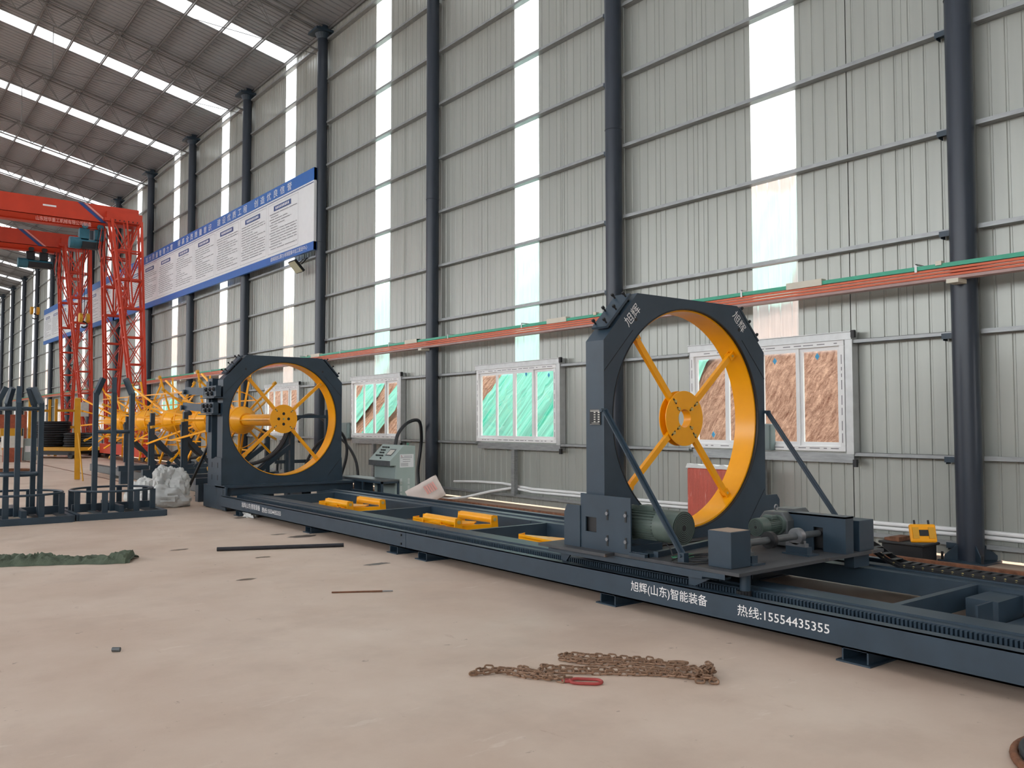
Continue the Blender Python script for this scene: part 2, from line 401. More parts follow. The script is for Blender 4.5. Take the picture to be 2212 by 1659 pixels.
fw_ = thing('wall_front_added', (0, Y0-BAY*6, 0), kind='structure'); o2 = o.copy(); COL.objects.link(o2); o2.parent = fw_  # unseen wall behind the camera, added to keep daylight off camera-facing sides
lw = thing('wall_left_added', (-25.6, Y0, 0), kind='structure')  # unseen left wall, added to block low daylight from that side
LWZ = 6.0  # wall stops here; gap up to the roof lets in high sky light
def lsheet(b):
    y = -BAY*6
    P = []
    while y < BAY*NB:
        for dy, d in ((0, 0), (.16, 0), (.175, -.03), (.205, -.03)): P += [(d, y+dy, .05), (d, y+dy, LWZ)]
        y += .22
    n = len(P)//2; b.add(P, [(2*i, 2*i+1, 2*i+3, 2*i+2) for i in range(n-1)])
o = joined(lsheet, 'wall_sheeting', 'wall_sheet'); o.parent = lw; o.location = (0, 0, 0)
# ------------------------------------------------------------------ roof
ceil = thing('ceiling', (0, Y0, 0), kind='structure')
def roof_sheet(x0, x1, w, n, m, name, y0):
    pr = profile(w, n, .03, .03); mb = MB()
    xs = [x0]+([-6] if x0 < -6 < x1 else [])+[x1]
    P = [(x, y, zroof(x)+d) for x in xs for y, d in pr]; q = len(pr)
    for j in range(len(xs)-1): mb.add(P, [(j*q+i, j*q+i+1, (j+1)*q+i+1, (j+1)*q+i) for i in range(q-1)]) if j == 0 else mb.f.extend([(j*q+i, j*q+i+1, (j+1)*q+i+1, (j+1)*q+i) for i in range(q-1)])
    o = mb.build(name, m); o.parent = ceil; o.location = (0, y0, 0); return o
redges = [0, .787, 1.573, 2.36, 3.15, 4.1, 5.05, 6.0]
base = {}
for k in range(7):
    base[k] = roof_sheet(-25.6, XW+.05, redges[k+1]-redges[k], 4, 'fibreglass_roof' if k == 3 else 'roof_sheet', 'skylight_sheet' if k == 3 else 'roof_panel', redges[k]-BAY)
for i in range(-6, NB):
    for k in range(7):
        o = base[k].copy(); COL.objects.link(o); o.location = (0, redges[k]+BAY*i, 0)
px = XW-.02; pm = MB(); pm.box(-.022, .022, -5*BAY, BAY*(NB+1), -.105, -.099); pm.box(-.003, .003, -5*BAY, BAY*(NB+1), -.105, 0); pm.box(-.022, .0, -5*BAY, BAY*(NB+1), -.006, 0)
p0 = pm.build('purlin', 'truss_grey'); p0.parent = ceil
first = True; xs = []
x = XW-.05
while x > -25: xs.append(x); x -= 1.06
for x in xs:
    o = p0 if first else p0.copy()
    if not first: COL.objects.link(o)
    first = False; o.location = (x, -BAY, zroof(x)-.004)
# ------------------------------------------------------------------ columns and roof trusses
def make_column():
    t = thing('steel_column', (XC, Y0, 0))
    joined(lambda b: b.tube([(XC, Y0, .02), (XC, Y0, 13.1)], .15, 28), 'shaft', 'column_navy', t, smooth=True)
    joined(lambda b: b.box(XC-.27, XC+.2, Y0-.27, Y0+.27, .012, .035), 'base_plate', 'navy', t)
    for a in range(4):
        an = PI/4+a*PI/2
        def gus(b):
            ca, sa = math.cos(an), math.sin(an)
            b.add([(XC+ca*r-sa*s*.006, Y0+sa*r+ca*s*.006, z) for s in (-1, 1) for r, z in ((.15, .035), (.30, .035), (.30, .09), (.15, .22))], [(0, 1, 2, 3), (7, 6, 5, 4), (0, 4, 5, 1), (1, 5, 6, 2), (2, 6, 7, 3), (3, 7, 4, 0)])
        joined(gus, 'gusset', 'navy', t)
        joined(lambda b: b.tube([(XC+.23*(1 if a in (0, 3) else -1), Y0+.23*(1 if a < 2 else -1), .03), (XC+.23*(1 if a in (0, 3) else -1), Y0+.23*(1 if a < 2 else -1), .13)], .016, 6), 'anchor_bolt', 'black', t)
    joined(lambda b: b.tube([(XC, Y0, 12.9), (XC, Y0, 13.08)], .15, 16, r2=.24).box(XC-.33, XC+.2, Y0-.3, Y0+.3, 13.05, 13.12).box(XC-.1, XC+.1, Y0-.12, Y0+.12, 13.1, 13.3), 'capital', 'navy', t)
    joined(lambda b: b.tube(arc((XC, Y0, 6.9), .152, 0, 2*PI*23/24, 23, 'Z'), .006, 5, closed=True), 'weld_seam', 'column_navy', t)
    return t
c0 = make_column()
NC = 16
NEAR = ['dark blue round steel column at the right, behind the near carriage end', 'dark blue round steel column behind the big near wheel frame',
        'dark blue round steel column right of the green control console', 'dark blue round steel column at the right end of the blue sign board']
for i in range(NC):
    o = c0 if i == 0 else copy_tree(c0); o.location = (XC, Y0+BAY*i, 0)
    tag(o, NEAR[i] if i < 4 else f'dark blue round steel column, {ORD[i]} along the wall counted from the right', 'column', 'wall columns')
def zt(x): return zroof(x)-.14
def zb(x): return zroof(x)-.84
def make_truss():
    t = thing('roof_truss', (XC, Y0, 13.2))
    xa, xr, xe = XC-.1, -6, -22.7
    for s in (-.17, .17):
        joined(lambda b: (b.tube([(xa, Y0+s, zt(xa)), (xr, Y0+s, zt(xr)), (xe, Y0+s, zt(xe))], .028, 6)), 'top_chord', 'truss_grey', t)
    joined(lambda b: b.tube([(xa, Y0, zb(xa)), (xr, Y0, zb(xr)), (xe, Y0, zb(xe))], .028, 6), 'bottom_chord', 'truss_grey', t)
    def web(b):
        x = XC-1.0; k = 0
        while x > xe+1:
            for s in (-.17, .17):
                b.tube([(x, Y0+s, zt(x)), (x-.55, Y0, zb(x-.55))], .012, 4, caps=False); b.tube([(x-.55, Y0, zb(x-.55)), (x-1.1, Y0+s, zt(x-1.1))], .012, 4, caps=False)
            b.tube([(x, Y0-.17, zt(x)), (x, Y0+.17, zt(x))], .012, 4, caps=False)
            b.box(x-.04, x+.04, Y0-.05, Y0+.05, zt(x), zroof(x)-.1)
            x -= 1.1
    joined(web, 'web_bars', 'truss_grey', t)
    joined(lambda b: b.tube([(XC-.2, Y0, zb(XC)-.1), (4.6, Y0, 12.45), (-8, Y0, 12.45)], .011, 4), 'tie_rod', 'truss_grey', t)
    joined(lambda b: b.tube([(4.6, Y0, 12.45), (4.6, Y0, zb(4.6))], .012, 4), 'hanger_rod', 'truss_grey', t)
    return t
tr = make_truss()
for i in range(NC):
    o = tr if i == 0 else copy_tree(tr); o.location = (XC, Y0+BAY*i, 13.2)
    tag(o, f'grey tubular roof truss resting on the {ORD[i]} wall column from the right', 'roof truss', 'roof trusses')
# ------------------------------------------------------------------ windows
def make_window(i, w0, w1):
    ya, yb = Y0+BAY*i+w0, Y0+BAY*i+w1
    t = thing(f'window_{i+1}', (XG, ya, WZ0), kind='structure')
    X = XG-.03
    def fr(b):
        f = .075
        b.box(X, X+.12, ya, yb, WZ0, WZ0+f); b.box(X, X+.12, ya, yb, WZ1-f, WZ1); b.box(X, X+.12, ya, ya+f, WZ0+f, WZ1-f); b.box(X, X+.12, yb-f, yb, WZ0+f, WZ1-f)
    joined(fr, 'window_frame', 'frame_white', t, bev=.004)
    def film(b):
        rr = random.Random(i)
        for z in (WZ0+.04, WZ1-.04):
            y = ya+.1
            while y < yb-.2:
                l = rr.choice((.05, .12, .16)); b.add([(X-.001, y, z-.006), (X-.001, y+l, z-.006), (X-.001, y+l, z+.006), (X-.001, y, z+.006)], [(0, 1, 2, 3)]); y += l+rr.choice((.03, .06, .14))
        for yy in (ya+.04, yb-.04):
            z = WZ0+.12
            while z < WZ1-.2:
                l = rr.choice((.05, .1, .13)); b.add([(X-.001, yy-.006, z), (X-.001, yy+.006, z), (X-.001, yy+.006, z+l), (X-.001, yy-.006, z+l)], [(0, 1, 2, 3)]); z += l+rr.choice((.04, .08))
    joined(film, 'film_print', 'film_print', t)
    n = 4; iw = (yb-ya-.15)/n
    for k in range(n):
        a, c = ya+.075+iw*k, ya+.075+iw*(k+1); dx = .045 if k in (0, 3) else .015
        z0, z1 = WZ0+.075, WZ1-.075; f = .05
        def sa(b): 
            b.box(X+dx, X+dx+.03, a, c, z0, z0+f); b.box(X+dx, X+dx+.03, a, c, z1-f, z1); b.box(X+dx, X+dx+.03, a, a+f, z0+f, z1-f); b.box(X+dx, X+dx+.03, c-f, c, z0+f, z1-f)
        s = joined(sa, 'sash', 'frame_white', t)
        joined(lambda b: b.box(X+dx+.012, X+dx+.017, a+f, c-f, z0+f, z1-f), 'pane', 'glass', s)
    # galvanised trim channels round the opening
    joined(lambda b: (b.box(XG-.05, XG+.1, ya-.12, yb+.02, WZ1, WZ1+.11), b.box(XG-.07, XG-.045, ya-.12, yb+.02, WZ1+.1, WZ1+.11)), 'head_channel', 'galv_light', t)
    joined(lambda b: b.box(XG-.03, XG+.1, ya-.12, yb-.05, WZ0-.15, WZ0-.02), 'sill_channel', 'galv', t)
    joined(lambda b: (b.box(XG-.04, XG+.1, ya-.13, ya-.02, WZ0-.03, WZ1), b.box(XG-.045, XG-.04, ya-.13, ya-.11, WZ0-.03, WZ1)), 'jamb_channel', 'galv_light', t)
    joined(lambda b: b.box(XG+.0, XG+.1, yb+.005, yb+.04, WZ0-.03, WZ1), 'jamb_channel', 'galv', t)
    joined(lambda b: b.box(XG-.06, XG-.01, ya-.17, ya-.12, WZ1+.02, WZ1+.12), 'bracket', 'black', t)
    joined(lambda b: b.box(XG-.06, XG-.01, ya-.17, ya-.12, WZ0-.2, WZ0-.1), 'bracket', 'black', t)
    ym = (ya+yb)/2
    joined(lambda b: b.box(XG-.06, XG+.03, ym-.05, ym+.05, .2, WZ0-.15), 'support_post', 'galv', t)
    return t
for i in range(0, 14): make_window(i, *WIN.get(i, (1.66, 4.26)))
for k, (y, z) in enumerate(((6.85, 2.61), (7.53, 2.58), (8.70, 1.49), (13.38, 2.66), (12.71, 2.61))):
    tag(joined(lambda b: b.prism([(y-.035, z), (y, z-.05), (y+.035, z), (y, z+.05)], 'X', (10.770, 10.740, 10.770, 10.740, 10.770)[k], (10.776, 10.746, 10.776, 10.746, 10.776)[k]), 'glass_tag', 'blue_tag'),
        ['blue sticker at the top of the rightmost window pane', 'blue sticker at the top of the second pane from the right', 'blue sticker low on the pane seen through the near wheel',
         'dark blue sticker on the third pane of the green-netted window', 'dark blue sticker on the right pane of the green-netted window'][k], 'sticker', 'stickers on the window glass')
# ------------------------------------------------------------------ hillside outside
def hillz(x): return (x-13)*1.14
hb = MB(); hx = [12.6+.45*k for k in range(17)]; ny = 300; rnd = random.Random(3)
hp = []
for a in range(len(hx)):
    for j in range(ny):
        y = -5+.46*j; w = rnd.uniform(-.11, .11)+.22*math.sin(y*.9+hx[a]*.6)*math.sin(y*.23)
        z = hillz(min(hx[a], 19.9))+(0 if hx[a] < 13 else w)
        if a >= len(hx)-1: z = hillz(19.6)+w*.5+.5*math.sin(y*.13)
        hp.append((hx[a]-w*.5, y, max(-.2, z)))
fs = [(a*ny+j, a*ny+j+1, (a+1)*ny+j+1, (a+1)*ny+j) for a in range(len(hx)-1) for j in range(ny-1)]
hb.add(hp, fs)
hb.build('hillside', 'soil', smooth=True)['kind'] = 'structure'
def net(y0, y1, lab, seed=1, x0=13.35, x1=17.2):
    rr = random.Random(seed); mb = MB(); nx, nyy = 14, max(8, int((y1-y0)/.12)); P = []
    ph = [rr.uniform(0, 6) for _ in range(4)]
    for a in range(nx+1):
        for j in range(nyy+1):
            x = x0+(x1-x0)*a/nx; y = y0+(y1-y0)*j/nyy+.12*math.sin(a*.9+ph[0])
            w = .16+.07*math.sin(y*7+ph[1]+a*.15)+.05*math.sin(y*17+ph[2])+.16*abs(math.sin(y*.9+ph[3]))
            P.append((x-w*.75, y, hillz(x)+w*.66))
    mb.add(P, [(a*(nyy+1)+j, a*(nyy+1)+j+1, (a+1)*(nyy+1)+j+1, (a+1)*(nyy+1)+j) for a in range(nx) for j in range(nyy)])
    o = mb.build('dust_net', 'dust_net', smooth=True); tag(o, lab, 'net', 'green dust nets on the hillside')
net(12.5, 20.2, 'wide green dust net on the hillside filling the middle window', seed=1)
net(10.6, 33, 'green dust net along the top of the hillside seen through the skylight strips', seed=6, x0=16.5, x1=19.3)
net(27.6, 28.75, 'upper narrow green net band seen in the window by the control console', seed=2)
net(25.3, 26.2, 'lower narrow green net band seen in the window by the control console', seed=3)
net(46, 55, 'green dust net on the hillside seen behind the red crane legs', seed=4)
# ------------------------------------------------------------------ crane conductor rail
XR, ZR = 10.36, 3.59
cr_ = thing('conductor_rail', (XR, 2, ZR), 'long green and orange conductor rail running along the wall at column height', 'power rail')
Ya, Yb = -3, 80
joined(lambda b: b.box(XR-.04, XR+.04, Ya, Yb, ZR-.05, ZR), 'green_bar', 'busbar_green', cr_)
for k in range(3):
    joined(lambda b: b.box(XR-.03+.02*k, XR+.01+.02*k, Ya, Yb, ZR-.085-.035*k, ZR-.058-.035*k), 'orange_bar', 'busbar_orange', cr_)
joined(lambda b: b.box(XR-.02, XR+.12, Ya, Yb, ZR-.20, ZR-.165), 'support_beam', 'busbar_under', cr_)
for i in range(0, 14):
    y = Y0+BAY*i
    joined(lambda b: b.box(XR-.05, XC-.13, y-.09, y+.05, ZR-.25, ZR-.20), 'wall_bracket', 'beige_plastic', cr_); joined(lambda b: b.box(XR-.06, XR+.02, y+.1, y+.17, ZR-.02, ZR+.03), 'bar_clip', 'beige_plastic', cr_)
for k in range(9):
    y = Y0+1.7+k*5.2
    joined(lambda b: b.box(XR-.055, XR+.05, y, y+.55, ZR-.06, ZR+.03), 'joint_cover', 'beige_plastic', cr_)
for k in range(11):
    y = Y0+.4+k*2.6
    joined(lambda b: (b.box(XR-.05, XR-.045, y, y+.03, ZR-.07, ZR+.035), b.box(XR-.05, XR+.3, y, y+.02, ZR+.02, ZR+.035)), 'hanger_clip', 'galv_light', cr_)
# ------------------------------------------------------------------ wall conduits, boxes, lamp
def conduit(z, y0, lab, extra=None, x=10.842):
    pts = [(x, -3, z)]+[(x, y, z+.01*math.sin(y*1.7)) for y in [k*1.0 for k in range(-2, int(y0))]]+[(x, y0, z)]+(extra or [])
    tag(joined(lambda b: b.tube(pts, .027, 10), 'conduit', 'pvc_white', smooth=True), lab, 'pipe', 'white conduits along the wall')
conduit(.35, 13.3, 'upper white plastic conduit along the foot of the wall', [(10.84, 14.3, .41), (10.8, 15.2, .40), (10.7, 15.9, .37)])
conduit(.29, 13.3, 'lower white plastic conduit bending down to the floor right of a column', [(10.8, 13.9, .34), (10.6, 14.4, .25), (10.4, 15.0, .10), (10.2, 15.4, .04), (10.05, 15.7, .04)])
def jbox(y0, y1, z0, z1, lab):
    t = thing('junction_box', (10.85, y0, z0), lab, 'electrical box')
    joined(lambda b: b.box(10.62, 10.74, y0, y1, z0, z1), 'case', 'box_grey', t, bev=.01)
    joined(lambda b: b.box(10.605, 10.62, y0+.02, y1-.02, z0+.02, z1-.02), 'cover', 'box_grey', t)
jbox(7.53, 7.88, 1.27, 1.66, 'grey-green electrical box on the wall beside the near wheel frame')
jbox(20.95, 21.35, 1.25, 1.68, 'grey-green electrical box on the wall beside the far wheel frame')
lt = thing('floodlight', (10.5, 23.9, 6.3), 'square floodlight hanging under the right end of the sign board', 'lamp')
def rotbox(b, c, R, sx, sy, sz):
    P = [Vector(c)+R@Vector((x*sx/2, y*sy/2, z*sz/2)) for z in (-1, 1) for y in (-1, 1) for x in (-1, 1)]
    b.add(P, [(0, 2, 3, 1), (4, 5, 7, 6), (0, 1, 5, 4), (2, 6, 7, 3), (0, 4, 6, 2), (1, 3, 7, 5)])
RL = Matrix.Rotation(-.75, 3, 'Y')
joined(lambda b: rotbox(b, (10.45, 24.0, 6.36), RL, .07, .5, .42), 'housing', 'black', lt)
joined(lambda b: rotbox(b, Vector((10.45, 24.0, 6.36))+RL@Vector((-.042, 0, 0)), RL, .015, .46, .38), 'glass_cover', 'lamp_glass', lt)
joined(lambda b: (b.bar((10.5, 23.74, 6.4), (10.72, 23.85, 6.62), .02, .03), b.bar((10.5, 24.26, 6.4), (10.72, 24.1, 6.62), .02, .03), b.bar((10.72, 23.8, 6.62), (10.72, 24.15, 6.62), .03, .02)), 'bracket', 'black', lt)
# ------------------------------------------------------------------ sign boards
def board(y0, y1, z0, z1, title, foot, lab, seed, npan, lastpad):
    t = thing('sign_board', (10.45, y0, z0), lab, 'sign')
    sl = .009
    def q(b, ya, yb, za, zb, x=10.41, th=.0):   # quad on the board face
        b.add([(x, ya, za+sl*(ya-y0)), (x, yb, za+sl*(yb-y0)), (x, yb, zb+sl*(yb-y0)), (x, ya, zb+sl*(ya-y0))], [(0, 1, 2, 3)])
    def slab(b, za, zb, xa, xb):
        P = [(x, y, z+sl*(y-y0)) for z in (za, zb) for y in (y0, y1) for x in (xa, xb)]
        b.add(P, [(0, 2, 3, 1), (4, 5, 7, 6), (0, 1, 5, 4), (2, 6, 7, 3), (0, 4, 6, 2), (1, 3, 7, 5)])
    joined(lambda b: slab(b, z0, z1, 10.42, 10.5), 'panel', 'sign_white', t)
    joined(lambda b: slab(b, z1-.36, z1+.005, 10.412, 10.505), 'header_band', 'sign_blue', t)
    joined(lambda b: slab(b, z0-.005, z0+.24, 10.412, 10.505), 'footer_band', 'sign_blue', t)
    joined(lambda b: q(b, y0, y1, z1-.43, z1-.41), 'rule_line', 'sign_navy', t)
    U = Vector((0, -sl, 1)).normalized(); Rv = Vector((0, -1, -sl)).normalized()
    wrd = title
    for ya, body, wd in wrd:
        lettering(body, (10.408, ya, z1-.31+sl*(ya-y0)), Rv, (0, 0, 1), .25, 'letter_white', t, width=wd, spacing=1.9)
    if foot: lettering(foot[1], (10.408, foot[0], z0+.045+sl*(foot[0]-y0)), Rv, (0, 0, 1), .16, 'letter_white', t, width=foot[2])
    rr = random.Random(seed); pw = (y1-y0-lastpad-.2)/npan
    for k in range(npan):
        a = y0+lastpad+k*pw+.08; c = a+pw-.16; za, zb_ = z0+.32, z1-.5
        e = .008
        joined(lambda b: (q(b, a, c, za, za+e), q(b, a, c, zb_-e, zb_), q(b, a, a+e, za, zb_), q(b, c-e, c, za, zb_)), 'panel_outline', 'print_grey', t)
        joined(lambda b: q(b, a+pw*.22, c-pw*.18, zb_-.24, zb_-.08, 10.4105), 'heading_label', 'sign_navy', t)
        def hd(b):
            y = a+pw*.28
            while y < c-pw*.25: q(b, y, y+.07, zb_-.2, zb_-.12, 10.4095); y += .12
        joined(hd, 'heading_print', 'letter_white', t)
        def rows(b):
            z = zb_-.33
            while z > za+.12:
                yy = c-.12-(rr.random() < .4)*.1; end = a+.1+(rr.random() < .55)*rr.random()*pw*.6
                while yy > end:
                    l = rr.uniform(.25, .8); q(b, max(yy-l, end), yy, z, z+.022); yy -= l+.05
                z -= .085
        joined(rows, 'small_print', 'print_grey', t)
    return t
# right-to-left along +Y: each word starts at its far end (left in the picture)
T1 = [(27.35, '创造优良信誉', 3.05), (30.95, '建设优质工程', 2.95), (35.7, '提高全员质量意识', 4.1), (40.5, '加大质量管理力度', 4.1), (45.4, '争创平安标准工地', 4.1)]
board(22.74, 46.2, 6.67, 9.06, T1, (25.9, '成绵高速公路TJ1标钢筋集中加工配送中心', 2.75), 'long blue and white sign board high on the wall, the nearer one', 5, 9, 1.0)
board(46.5, 66.2, 6.88, 9.27, [(52, '质量第一', 2.2), (58, '安全生产', 2.2)][:0], None, 'long blue and white sign board high on the wall, the far one behind the cranes', 6, 7, .4)
# ------------------------------------------------------------------ floor rails
rl = thing('crane_rail', (9.75, 0, 0), 'rusty steel crane rail on the floor along the wall', 'rail')
joined(lambda b: (b.box(9.66, 9.84, -5, 75, .0, .018), b.box(9.74, 9.76, -5, 75, .018, .08), b.box(9.71, 9.79, -5, 75, .08, .115)), 'rail_bar', 'rust', rl)
for k in range(24):
    y = .5+k*1.3
    joined(lambda b: b.box(9.63, 9.69, y, y+.07, .0, .04), 'rail_clip', 'rust', rl)
tag(joined(lambda b: b.box(6.13, 6.17, 24, 60, 0, .012), 'floor_track', 'rust'), 'thin dark floor track running away behind the yellow post', 'rail')
# ------------------------------------------------------------------ machine bed (two rail frames)
def bed(ya, yb, lab, x0=5.57, x1=8.33, zt_=.308, zb_=.1, m='navy', feet=(), cross=(), rack=True, txt=None, endcap=True):
    t = thing('rail_bed', (x0, ya, 0), lab, 'machine bed')
    for s, (u, side) in enumerate(((x0, 1), (x1, -1))):
        def X(a, b): return (u+side*a, u+side*b) if side > 0 else (u+side*b, u+side*a)
        joined(lambda b: (b.box(*X(0, .012), ya, yb, zb_, zt_), b.box(*X(0, .085), ya, yb, zt_-.012, zt_+.001), b.box(*X(0, .085), ya, yb, zb_, zb_+.012)), 'outer_channel', m, t)
        if rack:
            joined(lambda b: (b.box(*X(.085, .73), ya, yb, zb_+.03, zb_+.05), b.box(*X(.33, .73), ya, yb, zb_+.05, zt_-.0), b.box(*X(.42, .56), ya, yb, zt_, zt_+.016)), 'rail_beam', m, t)
            def teeth(b):
                y = ya+.01
                while y < yb-.01:
                    b.box(*X(.30, .332), y, y+.017, zt_-.075, zt_-.008); y += .031
            joined(teeth, 'gear_rack', 'navy', t)
        else:
            joined(lambda b: b.box(*X(.012, .16), ya, yb, zt_-.03, zt_), 'rail_beam', m, t)
    for y in feet:
        for u, side in ((x0, 1), (x1, -1)):
            xa, xb = (u+.02, u+.7) if side > 0 else (u-.7, u-.02)
            joined(lambda b: (b.box(xa-.03, xb, y-.13, y+.13, 0, .012), b.box(xa, xb, y-.10, y-.088, .012, zb_), b.box(xa, xb, y+.088, y+.10, .012, zb_), b.box(xa, xb, y-.10, y+.10, zb_-.01, zb_)), 'foot', m, t)
    for y in cross:
        joined(lambda b: (b.box(x0+.7, x1-.7, y-.03, y+.03, zt_-.012, zt_-.004), b.box(x0+.7, x1-.7, y-.03, y-.022, zb_+.03, zt_-.012)), 'cross_member', m, t)
    return t
b1 = bed(-1.5, 9.36, 'long dark blue rail bed in the foreground carrying the near wheel carriage', feet=(3.3, 5.76, 9.0, .8), cross=(3.38, 9.05))
joined(lambda b: (b.box(6.35, 7.7, 2.6, 2.95, .02, .12), b.box(6.8, 7.05, 3.0, 3.02, .1, .29), b.box(7.15, 7.6, 3.0, 3.25, .1, .27)), 'cross_bracket', 'navy', b1)
lettering('旭辉(山东)智能装备', (5.5685, 5.44, .165), (0, -1, 0), (0, 0, 1), .105, 'letter_white', b1, width=.86, bold=.005)
lettering('热线:15554435355', (5.5685, 4.28, .165), (0, -1, 0), (0, 0, 1), .088, 'letter_white', b1, width=.80, bold=.005)
b2 = bed(9.37, 16.14, 'dark blue rail bed between the two wheel frames, with yellow rollers inside', feet=(9.7, 12.3, 15.3), cross=(12.0, 15.55))
for z in (.15, .26): joined(lambda b: b.tube([(5.572, 9.47, z), (5.555, 9.47, z)], .014, 6), 'bolt', 'black', b2)
lettering('旭辉(山东)智能装备', (5.5685, 15.05, .165), (0, -1, 0), (0, 0, 1), .11, 'letter_white', b2, width=.86, bold=.005)
lettering('热线:15554435355', (5.5685, 14.1, .165), (0, -1, 0), (0, 0, 1), .09, 'letter_white', b2, width=.80, bold=.005)
b3 = bed(19.0, 31, 'grey rail bed behind the far wheel frame, seen between the cage stand posts', x0=6.33, x1=7.6, zt_=.33, m='gray_beam', feet=(20, 24, 28), cross=(21, 23.5, 26), rack=False)
lettering('15554435355', (6.328, 23.6, .17), (0, -1, 0), (0, 0, 1), .1, 'letter_white', b3, width=1.0, bold=.004)

# yellow folding rollers between the beams
def roller_unit(y, lab, second=True):
    t = thing('support_roller', (6.4, y, .1), lab, 'roller', 'yellow roller supports in the machine bed')
    joined(lambda b: (b.prism([(6.34, y+.3), (6.42, y+1.15), (6.56, y+1.2), (6.75, y+.6), (6.9, y+.25), (6.75, y+.1), (6.5, y+.12)], 'Z', .30, .315), b.prism([(6.34, y+.3), (6.42, y+1.15), (6.425, y+1.15), (6.35, y+.3)], 'Z', .12, .34), b.prism([(6.42, y+1.15), (6.56, y+1.2), (6.555, y+1.19), (6.42, y+1.14)], 'Z', .2, .34)), 'arm', 'yellow', t)
    joined(lambda b: (b.bar((6.36, y+.2, .25), (6.95, y-.02, .25), .07, .10), b.bar((6.4, y+.25, .27), (6.75, y+.55, .27), .02, .08)), 'link_bar', 'yellow', t)
    for xx, yy, zz in (((6.42, y+.0, .36), ) if second else ())+((7.0, y-.02, .36),):
        joined(lambda b: b.tube([(xx, yy, zz), (xx, yy+.78, zz)], .058, 16), 'roller', 'yellow', t, smooth=True)
        for y_ in (yy-.015, yy+.78): joined(lambda b: b.prism([(xx-.07, .2), (xx+.07, .2), (xx+.05, .41), (xx-.05, .41)], 'Y', y_, y_+.015), 'roller_bracket', 'yellow', t)
        joined(lambda b: b.tube([(xx, yy-.03, zz), (xx, yy-.015, zz)], .025, 8), 'axle', 'brass', t)
    return t
roller_unit(12.55, 'yellow folding roller support nearest the far wheel frame')
roller_unit(9.45, 'yellow folding roller support in the middle of the rail bed')
roller_unit(7.0, 'yellow folding roller support partly hidden behind the near wheel carriage', second=False)

# ------------------------------------------------------------------ wheel frames
def octagon(cx, hw, tw, z0, zc, zt_): return [(cx-hw, z0), (cx+hw, z0), (cx+hw, zc), (cx+tw, zt_), (cx-tw, zt_), (cx-hw, zc)]
def holed_plate(b, poly, c, r, y0, y1, n=72):
    cx, cz = c; angs = [2*PI*k/n for k in range(n)]+[math.atan2(z-cz, x-cx) % (2*PI) for x, z in poly]
    angs = sorted(set(round(a, 5) for a in angs)); inner = []; outer = []
    for a in angs:
        dx, dz = math.cos(a), math.sin(a); best = 1e9
        for i in range(len(poly)):
            (x0, z0), (x1, z1) = poly[i], poly[(i+1) % len(poly)]
            ex, ez = x1-x0, z1-z0; det = dx*(-ez)+dz*ex
            if abs(det) < 1e-9: continue
            tx, tz = x0-cx, z0-cz
            t = (tx*(-ez)+tz*ex)/det; s = (dx*tz-dz*tx)/det
            if t > 0 and -1e-6 <= s <= 1+1e-6: best = min(best, t)
        inner.append((cx+dx*r, cz+dz*r)); outer.append((cx+dx*best, cz+dz*best))
    m = len(angs); P = []
    for y in (y0, y1):
        P += [(x, y, z) for x, z in inner]+[(x, y, z) for x, z in outer]
    fs = []
    for i in range(m):
        j = (i+1) % m
        fs += [(i, j, m+j, m+i), (2*m+i, 3*m+i, 3*m+j, 2*m+j), (i, 2*m+i, 2*m+j, j), (m+i, m+j, 3*m+j, 3*m+i)]
    b.add(P, fs)
